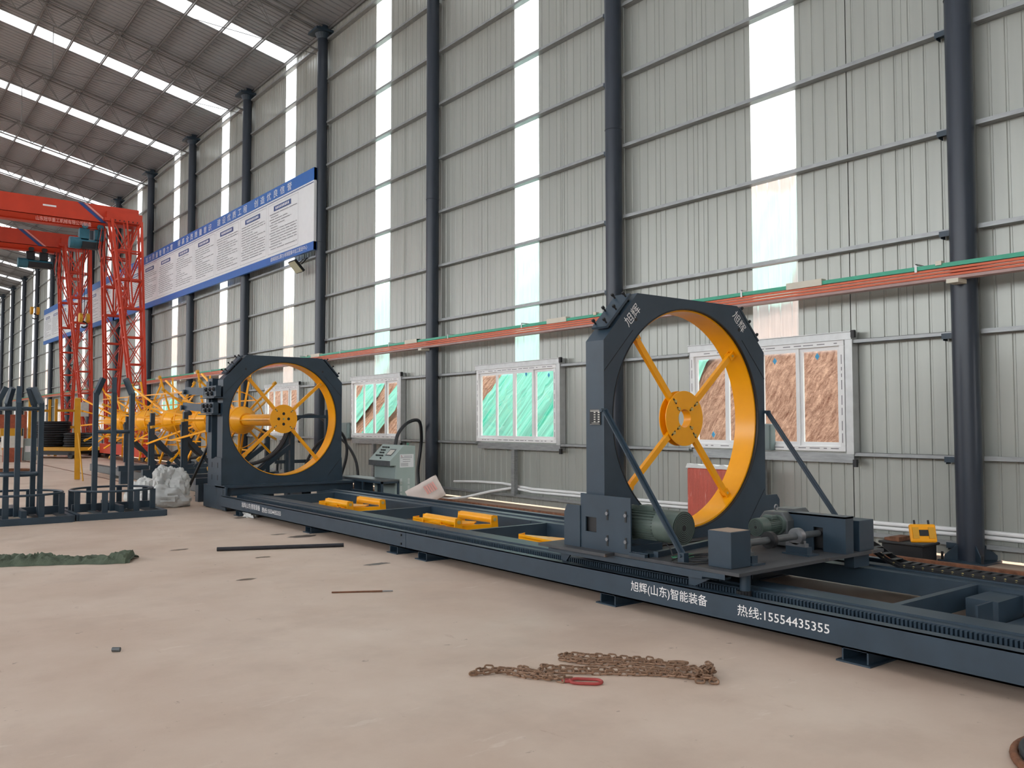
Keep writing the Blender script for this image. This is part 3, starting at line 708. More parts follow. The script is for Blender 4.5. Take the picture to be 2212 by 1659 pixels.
def wheel_frame(t, cx, cz, Yf, dep, hw, tw, z0, zc, ztop, r, spoke0, name_text, hubY, ring_len, holes):
    poly = octagon(cx, hw, tw, z0, zc, ztop)
    fr = joined(lambda b: holed_plate(b, poly, (cx, cz), r, Yf, Yf+dep), 'portal_frame', 'navy', t, smooth=False)
    # thin seams where plates are welded on
    sm = [((cx+q*hw, Yf-.001, zc-.30), (cx+q*(hw-.40), Yf-.001, zc+.12)) for q in (-1, 1)]+[((cx+hw-.02, Yf-.001, z0+.45), (cx+.75*hw, Yf-.001, z0+.1))]
    for p_, q_ in sm: joined(lambda b: b.bar(p_, q_, .006, .004), 'weld_seam', 'black', t)
    joined(lambda b: b.ring((cx, Yf+.03, cz), 'Y', r-.03, r-.012, ring_len, 96), 'wheel_rim', 'yellow', t, smooth=True)
    joined(lambda b: b.ring((cx, Yf-.004, cz), 'Y', r-.012, r-.001, .05, 96), 'gap_liner', 'black', t)
    rs = r-.06; rh = .29
    for k in range(4):
        a = math.radians(spoke0+90*k); ca, sa = math.cos(a), math.sin(a)
        sp_ = joined(lambda b: b.bar((cx+ca*.20, hubY+.03, cz+sa*.20), (cx+ca*rs, hubY+.03, cz+sa*rs), .062, .045, (0, 1, 0)), 'spoke', 'yellow', t)
        joined(lambda b: b.bar((cx+ca*(rs-.06), hubY-.0, cz+sa*(rs-.06)), (cx+ca*(rs+.045), hubY-.0, cz+sa*(rs+.045)), .07, .012, (0, 1, 0)).bar((cx+ca*(rs-.06), hubY+.06, cz+sa*(rs-.06)), (cx+ca*(rs+.045), hubY+.06, cz+sa*(rs+.045)), .07, .012, (0, 1, 0)), 'clevis', 'yellow', sp_)
        joined(lambda b: b.tube([(cx+ca*rs*.985, hubY-.015, cz+sa*rs*.985), (cx+ca*rs*.985, hubY+.075, cz+sa*rs*.985)], .014, 8), 'pin', 'brass', sp_)
        for q in (.235, ):
            joined(lambda b: b.bar((cx+ca*.20, hubY-.012, cz+sa*.20), (cx+ca*.27, hubY-.012, cz+sa*.27), .016, .008, (0, 1, 0)), 'slot', 'black', t)
            joined(lambda b: b.tube([(cx+ca*q, hubY-.03, cz+sa*q), (cx+ca*q, hubY, cz+sa*q)], .016, 6), 'hub_bolt', 'brass', t)
    if holes == 'ring':
        joined(lambda b: (b.ring((cx, hubY-.012, cz), 'Y', .098, rh, .012, 48), b.ring((cx, hubY+.075, cz), 'Y', .098, rh, .012, 48), b.ring((cx, hubY-.01, cz), 'Y', .096, .102, .095, 32)), 'hub', 'yellow', t, smooth=True)
        for k in range(4):
            a = math.radians(spoke0+90*k+4); ca, sa = math.cos(a), math.sin(a)
            joined(lambda b: b.bar((cx+ca*.115, hubY-.014, cz+sa*.115), (cx+ca*.165, hubY-.014, cz+sa*.165), .014, .006, (0, 1, 0)), 'slot', 'black', t)
            joined(lambda b: b.tube([(cx+ca*.14, hubY-.03, cz+sa*.14), (cx+ca*.14, hubY, cz+sa*.14)], .016, 6), 'hub_bolt', 'brass', t)
    else:
        joined(lambda b: b.cyl((cx, hubY-.012, cz), 'Y', rh, .012, 48), 'hub', 'yellow', t, smooth=True)
        for k in range(4):
            a = PI/2*k
            joined(lambda b: b.cyl((cx+.105*math.cos(a), hubY-.0135, cz+.105*math.sin(a)), 'Y', .03, .003, 16), 'hub_hole', 'black', t)
        joined(lambda b: b.cyl((cx, hubY-.035, cz), 'Y', .02, .025, 8), 'hub_bolt', 'brass', t)
    # hatch plates with studs on both shoulders
    for s in (-1, 1):
        a = Vector((cx+s*hw, 0, zc)); c = Vector((cx+s*tw, 0, ztop)); d = (c-a).normalized(); nrm = Vector((s*abs(d.z), 0, abs(d.x)))
        m0 = a+d*.14; m1 = a+d*((c-a).length-.06)
        def hatch(b, y0=Yf+.02, y1=Yf+dep-.02):
            P = []
            for p in (m0, m1):
                for o in (.03, .055):
                    for yy in (y0, y1): q = p+nrm*o; P.append((q.x, yy, q.z))
            b.add(P, [(0, 1, 3, 2), (4, 6, 7, 5), (0, 4, 5, 1), (2, 3, 7, 6), (0, 2, 6, 4), (1, 5, 7, 3)])
        h = joined(hatch, 'hatch_plate', 'navy', t)
        for f in (.0, .5, 1.):
            for yy in (Yf+.05, Yf+dep-.05):
                p = m0+(m1-m0)*(.1+.8*f)
                joined(lambda b: (b.tube([(p.x, yy, p.z), tuple(Vector((p.x, yy, p.z))+nrm*.10)], .009, 6), b.tube([tuple(Vector((p.x, yy, p.z))+nrm*.09), tuple(Vector((p.x, yy, p.z))+nrm*.115)], .017, 6)), 'stud', 'black', h)
    if name_text:
        for s in (-1, 1):
            a = Vector((cx+s*hw, 0, zc)); c = Vector((cx+s*tw, 0, ztop)); d = (c-a).normalized()
            if s > 0: d = -d
            upv = Vector((0, -1, 0)).cross(d); upv = -upv if upv.z < 0 else upv
            inw = -Vector((s*abs(d.z), 0, abs(d.x)))
            st = (a if s < 0 else c)+inw*.155
            base_ = st+(d*.34 if s < 0 else d*.02)+Vector((0, Yf-.002, 0))
            lettering('旭辉', tuple(base_), d, upv, .115, 'letter_white', t, width=.25)
    for s in (-1, 1):
        joined(lambda b: b.cyl((cx+s*.9*hw*.72, Yf-.002, cz+.98), 'Y', .02, .003, 12), 'lifting_hole', 'black', t)
    return fr
def motor(t, c, ax, length, r, m='motor_green'):
    """electric motor, fan cowl at the start, axis ax (+)"""
    D = {'X': Vector((1, 0, 0)), 'Y': Vector((0, 1, 0))}[ax]; c = Vector(c)
    p = lambda f: tuple(c+D*f*length)
    mo = joined(lambda b: b.tube([p(.36), p(.86)], r*.86, 24), 'motor_body', m, t, smooth=True)
    def fins(b):
        for k in range(28):
            a = 2*PI*k/28; o = Vector((0, math.cos(a), math.sin(a))) if ax == 'X' else Vector((math.cos(a), 0, math.sin(a)))
            tt = D.cross(o)
            b.bar(tuple(c+D*.38*length+o*r*.9), tuple(c+D*.84*length+o*r*.9), .005, r*.16, tuple(o))
    joined(fins, 'cooling_fins', m, mo)
    joined(lambda b: (b.tube([p(0), p(.04), p(.36)], r, 28, caps=False), b.tube([p(0.01), p(.02)], r*.99, 28)), 'fan_cowl', m, mo, smooth=True)
    def grille(b):
        for k in range(7):
            rr = r*(.2+.11*k)
            b.ring(tuple(c-D*.004), ax, rr, rr+r*.05, .003, 28)
    joined(lambda b: b.cyl(tuple(c-D*.0025), ax, r*.9, .004, 28), 'fan_opening', 'black', mo)
    joined(grille, 'fan_grille', m, mo)
    joined(lambda b: b.tube([p(.86), p(.9), p(.97)], r*1.12, 24), 'end_flange', m, mo, smooth=True)
    joined(lambda b: b.box(c.x-.06 if ax == 'Y' else c.x+length*.5, c.x+.06 if ax == 'Y' else c.x+length*.7, c.y+length*.45 if ax == 'Y' else c.y-.06, c.y+length*.7 if ax == 'Y' else c.y+.06, c.z+r*.7, c.z+r*1.18), 'terminal_box', m, mo, bev=.008)
    return mo
# near carriage with its wheel
A = thing('wheel_carriage', (6.95, 5.0, .34), 'near dark blue wheel carriage with big yellow spoked wheel, standing on the front rail bed', 'cage machine')
wheel_frame(A, 6.95, 1.725, 5.9, .25, 1.26, .79, .48, 2.475, 2.97, 1.15, 40.5, True, 6.0, .27, 'ring')
joined(lambda b: (b.box(5.62, 7.82, 4.30, 5.75, .452, .48), b.box(5.5, 8.42, 5.7, 6.66, .452, .48)), 'deck_plate', 'navy_plate', A)
joined(lambda b: (b.box(5.6, 5.68, 4.66, 6.62, .39, .452), b.box(8.2, 8.3, 4.66, 6.62, .39, .452), b.box(5.68, 8.2, 4.66, 4.70, .40, .452), b.box(5.68, 8.2, 6.5, 6.54, .40, .452)), 'deck_girder', 'navy', A)
joined(lambda b: b.prism([(5.6, 4.66), (5.68, 4.66), (5.62, 4.44), (5.62, 4.5)], 'Z', .41, .452), 'deck_gusset', 'navy', A)
for x in (6.0, 8.0):
    for y in (4.85, 6.4):
        joined(lambda b: (b.box(x-.05, x+.05, y-.06, y+.06, .33, .39), b.box(x-.08, x+.08, y-.11, y+.11, .325, .345)), 'slide_block', 'navy', A)
for x in (5.62, 5.62):
    pass
for pg in ([(4.62, .39), (4.86, .39), (4.84, .31), (4.78, .31)], [(6.35, .39), (6.5, .39), (6.48, .31), (6.42, .31)]): joined(lambda b: b.prism(pg, 'X', 5.66, 5.68), 'guide_plate', 'navy', A)
pin = joined(lambda b: b.tube([(5.83, 4.4, .30), (5.83, 4.4, .452)], .045, 16), 'pinion_shaft', 'navy', A, smooth=True)
def gear(b, c, r, z0, z1, n):
    P = []; 
    for z in (z0, z1):
        for k in range(4*n):
            rr = r if k % 4 in (1, 2) else r*.86; a = 2*PI*k/(4*n); P.append((c[0]+rr*math.cos(a), c[1]+rr*math.sin(a), z))
    m = 4*n; b.add(P, [tuple(range(m)), tuple(reversed(range(m, 2*m)))]+[(k, (k+1) % m, m+(k+1) % m, m+k) for k in range(m)])
joined(lambda b: gear(b, (5.81, 4.4), .06, .22, .31, 14), 'pinion', 'black', pin)
# left motor mount: flush side plate with slots and square hole
def mount(b):
    x = 5.63
    b.box(x, x+.015, 5.50, 6.10, .85, .995); b.box(x, x+.015, 6.10, 6.17, .48, 1.0); b.box(x, x+.015, 5.50, 5.95, .48, .85); b.box(x, x+.015, 5.95, 6.10, .48, .64); b.box(x, x+.015, 5.95, 6.10, .78, .85)
    b.box(x+.015, 6.05, 5.50, 5.515, .48, .56); 
joined(mount, 'motor_mount', 'navy', A)
joined(lambda b: b.box(5.66, 5.665, 5.93, 6.12, .62, .8), 'mount_recess', 'black', A)
joined(lambda b: b.prism([(6.17, .48), (6.40, .48), (6.40, .80), (6.36, .88), (6.17, .88)], 'X', 5.62, 5.64), 'side_gusset', 'navy', A)
for y in (5.80, 5.56):
    for z in (.58, .82):
        s_ = joined(lambda b: b.box(5.626, 5.632, y-.011, y+.011, z-.05, z+.05), 'slot', 'black', A)
        joined(lambda b: b.tube([(5.615, y, z+.012), (5.63, y, z+.012)], .018, 6), 'bolt', 'steel', s_)
joined(lambda b: (b.box(5.64, 5.95, 5.51, 5.78, .50, .53), b.box(5.64, 5.66, 5.3, 5.5, .48, .515), b.box(5.6, 5.85, 5.3, 5.5, .481, .51)), 'motor_base', 'navy', A)
motor(A, (5.87, 5.08, .745), 'Y', .70, .148)
# nameplate on the pillar side
npl = joined(lambda b: b.box(5.68, 5.688, 5.94, 6.09, 1.66, 1.81), 'nameplate', 'black', A)
def rows(b):
    for k in range(5):
        z = 1.775-.022*k
        b.box(5.678, 5.68, 6.035, 6.05-.0+.0+.03-.03, z, z+.012) if False else None
        for y0, y1 in ((5.952, 5.975), (6.008, 6.03)): b.box(5.6785, 5.68, y0, y1, z, z+.010)
    b.box(5.6785, 5.68, 5.955, 6.08, 1.79, 1.797); b.box(5.6785, 5.68, 5.945, 6.085, 1.803, 1.805); b.box(5.6785, 5.68, 5.945, 6.085, 1.664, 1.666); b.box(5.6785, 5.68, 5.96, 6.06, 1.677, 1.68)
joined(rows, 'plate_print', 'white_dull', npl)
for s, x in ((-1, 5.665), (1, 8.235)):
    br = joined(lambda b: b.bar((x, 5.87, 1.80), (x, 4.92, .54), .012, .06, (1, 0, 0)).bar((x-.02*s, 5.87, 1.80), (x-.02*s, 4.92, .54), .05, .01, (1, 0, 0)), 'brace', 'navy', A)
    joined(lambda b: (b.box(x-.03, x+.03, 4.88, 4.95, .48, .57), b.tube([(x-.045, 4.92, .545), (x+.045, 4.92, .545)], .016, 6), b.tube([(x-.04, 5.88, 1.8), (x+.04, 5.88, 1.8)], .02, 6)), 'brace_lug', 'navy', br)
joined(lambda b: (b.prism([(8.21, .48), (8.47, .48), (8.47, .80), (8.42, .86), (8.21, .86)], 'Y', 5.90, 5.915), b.prism([(8.21, .48), (8.55, .48), (8.55, .80), (8.50, .87), (8.21, .87)], 'Y', 6.12, 6.135), b.box(8.2, 8.5, 5.9, 6.13, .48, .49)), 'side_gusset', 'navy', A)
joined(lambda b: b.box(5.73, 5.99, 4.46, 4.70, .48, .78), 'drive_cover', 'navy', A, bev=.004)
joined(lambda b: b.box(5.74, 5.98, 4.47, 4.69, .778, .783), 'drive_cover_top', 'ledge', A)
joined(lambda b: b.tube([(5.99, 4.60, .645), (7.2, 4.60, .645)], .031, 16), 'drive_shaft', 'gear_grey', A, smooth=True)
joined(lambda b: b.tube([(6.42, 4.60, .645), (6.47, 4.60, .645)], .075, 28), 'sprocket', 'black', A)
for x in (6.06, 6.86):
    pb = joined(lambda b: (b.ring((x-.03, 4.60, .645), 'X', .031, .075, .06, 24), b.box(x-.03, x+.03, 4.50, 4.70, .555, .585)), 'pillow_block', 'steel' if x > 6.5 else 'gear_grey', A, smooth=True)
    joined(lambda b: (b.box(x-.06, x+.10, 4.44, 4.72, .48, .495), b.box(x-.03, x+.05, 4.48, 4.70, .495, .555)), 'block_stand', 'navy', pb)
    for y in (4.52, 4.68): joined(lambda b: b.tube([(x, y, .585), (x, y, .61)], .012, 6), 'bolt', 'steel', pb)
motor(A, (6.74, 4.96, .70), 'X', .36, .085)
gb = joined(lambda b: b.prism([(4.86, .50), (5.18, .50), (5.18, .74), (5.12, .82), (4.92, .82), (4.86, .74)], 'X', 7.09, 7.30), 'gearbox', 'gear_grey', A, bev=.01)
joined(lambda b: b.prism([(4.84, .48), (5.2, .48), (5.2, .76), (5.12, .84), (4.92, .84), (4.84, .76)], 'X', 7.28, 7.50), 'gearbox_cover', 'gear_grey', gb, bev=.006)
joined(lambda b: b.tube(arc((7.12, 5.0, .86), .025, 0, 2*PI*11/12, 11, 'Y'), .007, 6, closed=True), 'lifting_eye', 'steel', gb)
def guard(b):
    b.box(7.2, 7.33, 4.32, 4.335, .48, .815); b.box(7.2, 7.215, 4.335, 4.55, .48, .815); b.box(7.2, 7.215, 4.65, 4.95, .48, .815); b.box(7.2, 7.215, 4.55, 4.65, .70, .815); b.box(7.2, 7.34, 4.32, 4.95, .8, .818); b.box(7.315, 7.33, 4.335, 4.95, .48, .8); 
joined(guard, 'chain_guard', 'navy', A)
joined(lambda b: b.box(7.25, 7.3, 4.40, 4.9, .5, .79), 'guard_inside', 'black', A)
joined(lambda b: b.box(7.45, 7.70, 4.33, 4.60, .48, .765), 'rear_drive_cover', 'navy', A, bev=.004)
joined(lambda b: b.box(7.40, 7.66, 4.36, 4.46, .33, .452), 'drive_leg', 'navy', A)
def cables(b, seed=2, c=(5.85, 4.92)):
    rr = random.Random(seed)
    for k in range(5):
        pts = []; r0 = rr.uniform(.08, .2); ph = rr.uniform(0, 6)
        for j in range(18):
            a = ph+j*.5; pts.append((c[0]+.03*k+r0*1.3*math.cos(a)*(1+.1*math.sin(3*a)), c[1]+r0*.9*math.sin(a), .488+.006*rr.random()+.004*k))
        b.tube(pts, .006, 5)
joined(cables, 'power_cables', 'rubber', A)
joined(lambda b: b.tube([(5.8+.1*math.cos(a*.7)+.02*a, 5.12+.06*math.sin(a*.7), .49) for a in range(14)], .006, 5), 'green_cable', 'net_green', A)
joined(lambda b: b.bar((5.72, 5.28, .505), (6.8, 5.5, .505), .05, .05), 'loose_channel', 'navy', A)
joined(lambda b: b.tube([(5.85, 5.3, .62), (5.83, 5.2, .55), (5.8, 5.15, .5)], .006, 5), 'motor_lead', 'rubber', A)
# far fixed head
B = thing('fixed_wheel_head', (6.95, 16.5, 0), 'far dark blue wheel head with yellow spoked wheel and drive shaft through it', 'cage machine')
wheel_frame(B, 6.95, 1.76, 16.45, .30, 1.26, .80, .48, 2.52, 3.02, 1.15, 42, False, 16.52, .32, 'disc')
joined(lambda b: (b.box(5.66, 8.40, 16.2, 16.75, .435, .48), b.box(5.66, 8.40, 16.28, 16.3, .28, .435), b.box(5.66, 8.4, 16.65, 16.67, .28, .435)), 'base_beam', 'navy', B)
joined(lambda b: (b.box(5.66, 5.69, 16.15, 17.42, .02, .46), b.box(5.69, 6.2, 17.4, 17.42, .02, .46), b.box(5.69, 6.0, 16.6, 17.4, .44, .46), ), 'pedestal', 'navy', B)
for bx in ((8.1, 8.4, 16.3, 17.4, .02, .46), (6.5, 6.8, 16.6, 17.2, .0, .435), (7.4, 7.6, 16.6, 17.2, .0, .435)): joined(lambda b: b.box(*bx), 'pedestal', 'navy', B)
joined(lambda b: (b.box(5.7, 5.9, 16.2, 16.45, 0, .03), b.box(5.7, 5.9, 17.15, 17.4, 0, .02)), 'pedestal_foot', 'black', B)
joined(lambda b: b.prism([(16.42, .46), (17.2, .46), (17.2, .98), (16.9, .98), (16.75, 1.02), (16.42, 1.0)], 'X', 5.665, 5.685), 'side_plate', 'navy', B)
for y in (16.62, 16.95):
    for z in (.62, .86): joined(lambda b: b.box(5.66, 5.666, y-.01, y+.01, z-.05, z+.05), 'slot', 'black', B)
joined(lambda b: (b.box(5.64, 5.92, 16.92, 17.2, .98, 2.56), b.box(5.60, 5.69, 17.0, 17.16, 1.5, 2.5)), 'rear_pillar', 'navy', B)
for k, (z, yo) in enumerate(((2.28, 16.42), (1.96, 16.55))):
    cl = joined(lambda b: (b.box(5.54, 5.64, yo, yo+.75, z-.09, z+.12), b.box(5.50, 5.75, yo-.02, yo+.8, z-.12, z-.10)), 'roller_clamp', 'navy', B)
    for j in range(5):
        y = yo+.1+.11*j; zz = z+.055-(.085 if j % 2 else 0)
        joined(lambda b: (b.tube([(5.50, y, zz), (5.54, y, zz)], .042, 14), b.tube([(5.485, y, zz), (5.50, y, zz)], .018, 6)), 'clamp_roller', 'rubber', cl)
    joined(lambda b: (b.bar((5.56, yo+.7, z+.02), (5.5, yo+1.7, z+.07-.0), .05, .15), b.tube([(5.42, yo+1.66, z+.04), (5.6, yo+1.66, z+.04)], .05, 10)), 'clamp_arm', 'navy', B)
joined(lambda b: b.bar((5.72, 17.0, 1.5), (5.4, 17.9, .1), .05, .03), 'rear_brace', 'black', B)
joined(lambda b: b.bar((8.2, 16.8, 1.7), (8.2, 17.9, .4), .05, .03), 'rear_brace', 'navy', B)
joined(lambda b: b.prism([(16.45, .46), (16.8, .46), (16.8, .95), (16.5, .95)], 'X', 8.21, 8.24), 'side_plate', 'navy', B)

# ------------------------------------------------------------------ central spool with umbrella spokes
SX, SZ = 6.95, 1.74
sp_t = thing('cage_spool', (SX, 24, SZ), 'long yellow shaft with umbrella-like spoke hubs behind the far wheel head', 'spool')
joined(lambda b: b.tube([(SX, 16.55, SZ), (SX, 31.5, SZ)], .125, 24), 'shaft', 'yellow', sp_t, smooth=True)
for hi, hy in enumerate((18.9, 21.3, 24.0, 26.7, 29.4)):
    hub = joined(lambda b: (b.tube([(SX, hy-.35, SZ), (SX, hy-.12, SZ)], .16, 28, r2=.30), b.tube([(SX, hy-.12, SZ), (SX, hy+.22, SZ)], .31, 28), b.tube([(SX, hy+.22, SZ), (SX, hy+.45, SZ)], .30, 28, r2=.16)), 'hub', 'yellow', sp_t, smooth=True)
    n = 16
    for k in range(n):
        a = 2*PI*k/n+.13*hi; ca, sa = math.cos(a), math.sin(a); L = 1.18
        off = -.85 if k % 2 else .1
        joined(lambda b: b.bar((SX+ca*.26, hy+.1, SZ+sa*.26), (SX+ca*L, hy+.1+(1.25 if k % 4 == 1 else .55 if k % 4 == 3 else .05), SZ+sa*L), .042, .042), 'spoke', 'yellow', hub)
        if k % 2 == 0:
            joined(lambda b: b.tube([(SX+ca*(L+.03)-sa*.03, hy+.2, SZ+sa*(L+.03)+ca*.03), (SX+ca*(L+.03)+sa*.03, hy+.2, SZ+sa*(L+.03)-ca*.03)], .055, 12), 'spoke_wheel', 'yellow_dull', hub)
    joined(lambda b: b.tube(arc((SX, hy+.35, SZ), .66, 0, 2*PI*27/28, 27, 'Y'), .014, 6, closed=True), 'stay_ring', 'yellow', sp_t)
joined(lambda b: b.tube([(SX-.14, 17, SZ+.0), (SX-.14, 31, SZ)], .012, 6), 'shaft_strip', 'yellow_dull', sp_t)
for k in range(4):
    a = .6+PI/2*k
    joined(lambda b: b.bar((SX+.85*math.cos(a), 19.5, SZ+.85*math.sin(a)), (SX+.85*math.cos(a), 30, SZ+.85*math.sin(a)), .03, .03), 'long_stay', 'yellow', sp_t)
# cradles
for k, y in enumerate((18.6, 20.05, 22.75, 25.2)):
    t = thing('arc_cradle', (6.95, y, 0), f'dark blue curved cradle post under the yellow shaft, {ORD[k]} behind the far wheel head', 'cradle', 'curved cradles under the spool')
    fp = 6.08
    if k: joined(lambda b: (b.box(fp-.05, fp+.05, y-.05, y+.05, .5, 1.93), b.box(fp-.09, fp-.05, y-.03, y+.03, .6, 1.7)), 'post', 'navy', t)
    joined(lambda b: b.box(7.98, 8.08, y-.05, y+.05, .3, 2.0 if k == 0 else 1.5), 'post', 'navy', t)
    joined(lambda b: b.box(5.85, 8.3, y-.08, y+.08, .36, .50), 'base_beam', 'navy', t)
    for fx in (5.9, 7.9): joined(lambda b: b.box(fx, fx+.2, y-.1, y+.1, 0, .36), 'foot', 'navy', t)
    a0, a1 = (PI*1.03, PI*1.93) if k else (PI*1.3, PI*1.93)
    joined(lambda b: b.tube(arc((6.99, y, 1.74), .98, a0, a1, 24), .038, 6), 'arc_rail', 'rubber', t, smooth=True)
    joined(lambda b: b.tube(arc((6.99, y+.1, 1.74), .98, a0, a1, 24), .038, 6), 'arc_rail', 'rubber', t, smooth=True)
    if k: joined(lambda b: b.bar((fp+.03, y, 1.35), (6.85, y, .52), .07, .10), 'diagonal', 'navy', t)
    joined(lambda b: b.bar((8.0, y, 1.15), (7.15, y, .52), .07, .10), 'diagonal', 'navy', t)
# side frame with hoses seen through the far wheel
t = thing('side_rack', (9.6, 19, 0), 'dark blue upright frame against the wall seen through the far wheel', 'rack')
for px0, hz in ((9.28, 2.0), (8.25, 1.5)): joined(lambda b: b.box(px0, px0+.1, 19.45, 19.55, 0, hz), 'post', 'navy', t)
joined(lambda b: b.bar((8.05, 19.5, 1.83), (9.33, 19.5, 1.83), .05, .07), 'top_bar', 'navy', t)
for z in (.45, .75): joined(lambda b: b.bar((8.0, 19.5, z), (9.33, 19.5, z), .05, .08), 'low_bar', 'navy', t)
joined(lambda b: b.bar((7.5, 19.5, .5), (8.3, 19.5, 1.2), .06, .1), 'diagonal_bar', 'navy', t)
def hose(pts, lab, r=.03, m='rubber', n=22):
    # Catmull-Rom through the points
    P = [Vector(p) for p in pts]; P = [P[0]*2-P[1]]+P+[P[-1]*2-P[-2]]; out = []
    for i in range(1, len(P)-2):
        for j in range(n//3):
            u = j/(n//3); a, b_, c, d = P[i-1:i+3]
            out.append(tuple(.5*((2*b_)+(-a+c)*u+(2*a-5*b_+4*c-d)*u*u+(-a+3*b_-3*c+d)*u**3)))
    out.append(tuple(P[-2]))
    tag(joined(lambda b: b.tube(out, r, 10), 'cable_hose', m, smooth=True), lab, 'hose', 'black corrugated hoses')
hose([(9.25, 16.0, 1.2), (9.35, 16.05, 1.45), (9.7, 16.25, 1.68), (10.2, 16.6, 1.72), (10.52, 17.0, 1.4), (10.55, 17.1, 1.0), (10.4, 16.95, .6), (10.15, 16.5, .28), (9.95, 16.1, .03)], 'black hose arching from the green control console towards the column', .038)
hose([(8.7, 19.5, .03), (8.75, 19.4, .7), (9.0, 19.1, 1.25), (9.35, 18.8, 1.3), (9.6, 18.5, .8), (9.65, 18.4, .1)], 'low arching black hose seen in the lower right of the far wheel', .034)
hose([(8.45, 20.5, .03), (8.5, 20.4, 1.0), (8.8, 20.1, 1.75), (9.2, 19.8, 1.85), (9.45, 19.5, 1.4), (9.5, 19.3, .1)], 'taller arching black hose seen through the far wheel', .034)
hose([(8.6, 17.6, .03), (8.8, 17.4, .9), (8.75, 17.4, 1.35), (8.45, 17.3, 1.6)], 'black hose bulging out right of the far wheel frame', .034)
from mathutils import noise as NZ
def crumple(b, c, dims, seed, amp=.16, n=30, m=44, flat=.0, tilt=(0, 0, 0)):
    """cloth heap: a rounded body with ridged folds, sitting on its own flat underside"""
    Rm = Matrix.Rotation(tilt[2], 3, 'Z') @ Matrix.Rotation(tilt[1], 3, 'Y') @ Matrix.Rotation(tilt[0], 3, 'X')
    P = []; o = Vector((seed*3.1, seed*1.7, seed*.9))
    for i in range(n+1):
        th = PI*i/n
        for j in range(m):
            ph = 2*PI*j/m; d = Vector((math.sin(th)*math.cos(ph), math.sin(th)*math.sin(ph), math.cos(th)))
            f = abs(NZ.noise(d*1.7+o)); g = abs(NZ.noise(d*3.6+o*2)); h = abs(NZ.noise(d*8+o*3))
            r = 1+amp*(1.5*f-1.0*g-.16*h)
            q = Rm@Vector((d.x*dims[0]*r, d.y*dims[1]*r, d.z*dims[2]*r)); q += Vector(c)
            P.append((q.x, q.y, max(flat, q.z)))
    b.add(P, [(i*m+j, i*m+(j+1) % m, (i+1)*m+(j+1) % m, (i+1)*m+j) for i in range(n) for j in range(m)])
# ------------------------------------------------------------------ console, bench, bag, red crate
t = thing('control_console', (9.0, 15.7, 0), 'pale green control console with sloping button panel, standing by the wall', 'console')
ya, yb = 15.3, 16.2
joined(lambda b: b.prism([(8.86, .02), (9.32, .02), (9.32, 1.2), (9.05, 1.22), (8.72, .90), (8.72, .80), (8.86, .80)], 'Y', ya, yb), 'cabinet', 'console', t, bev=.006)
joined(lambda b: b.box(8.853, 8.86, ya+.05, yb-.05, .1, .78), 'front_panel', 'console_shade', t)
joined(lambda b: b.box(8.715, 8.722, ya, yb, .79, .90), 'front_lip', 'gear_grey', t)
def sl(u, v, h=.0):   # u along y from right, v up the slope
    d = Vector((.33, 0, .32)); nn = Vector((-.32, 0, .33)).normalized(); p = Vector((8.72, ya+u, .90))+d*v+nn*h; return tuple(p)
def quadS(b, u0, u1, v0, v1, h): b.add([sl(u0, v0, h), sl(u1, v0, h), sl(u1, v1, h), sl(u0, v1, h)], [(0, 1, 2, 3)])
sc = joined(lambda b: quadS(b, .13, .38, .3, .72, .004), 'screen_frame', 'gear_grey', t); joined(lambda b: quadS(b, .16, .35, .36, .66, .006), 'screen', 'white_dull', sc)
for k, (u, v) in enumerate([(.72-.065*j, .28) for j in range(5)]+[(.66-.07*j, .46) for j in range(3)]+[(.70-.07*j, .62) for j in range(3)]+[(.74-.08*j, .8) for j in range(4)]+[(.45, .12)]):
    joined(lambda b: b.tube([sl(u, v, 0), sl(u, v, .025)], .017, 8), 'push_button', 'black', t)
pl = joined(lambda b: b.add([(8.95, ya-.003, .76), (9.28, ya-.003, .76), (9.28, ya-.003, 1.03), (8.95, ya-.003, 1.03)], [(0, 1, 2, 3)]), 'notice_sheet', 'sign_white', t)
joined(lambda b: [b.add([(8.97+o, ya-.005, z), (9.24-e, ya-.005, z), (9.24-e, ya-.005, z+.009), (8.97+o, ya-.005, z+.009)], [(0, 1, 2, 3)]) for o, e, z in ((.08, .0, .985), (0, 0, .955), (.05, .04, .92), (.05, .04, .88), (0, .09, .84), (0, .09, .815), (0, .09, .79))], 'notice_print', 'print_grey', pl)
joined(lambda b: b.add([(8.975, ya-.005, 1.01), (9.0, ya-.005, .97), (9.01, ya-.005, .975), (8.985, ya-.005, 1.012)], [(0, 1, 2, 3)]), 'notice_mark', 'red_link', pl)
for xx in (8.96, 9.14):
    for g in range(3):
        for j in range(5):
            z = .52-.15*g-.024*j
            joined(lambda b: b.box(xx, xx+.045, ya-.006, ya, z, z+.008), 'louvre', 'frame_white', t)
joined(lambda b: b.tube(arc((9.2, 15.4, 1.235), .02, 0, 2*PI*9/10, 9, 'Y'), .006, 5, closed=True), 'lifting_eye', 'busbar_green', t)
t = thing('steel_bench', (8.45, 15.5, 0), 'low dark steel bench standing in front of the green console', 'bench')
joined(lambda b: b.box(8.42, 8.83, 15.1, 17.0, .50, .53), 'top', 'gear_grey', t)
joined(lambda b: (b.box(8.42, 8.46, 15.1, 17.0, .46, .50), b.box(8.79, 8.83, 15.1, 17.0, .46, .50), b.box(8.42, 8.83, 15.1, 15.14, .46, .5)), 'rail', 'navy', t)
for x in (8.42, 8.79):
    for y in (15.1, 15.9, 16.96): joined(lambda b: b.box(x, x+.04, y, y+.04, 0, .46), 'leg', 'navy', t)
joined(lambda b: b.box(8.42, 8.83, 16.2, 16.24, .0, .46), 'back_sheet', 'navy', t)
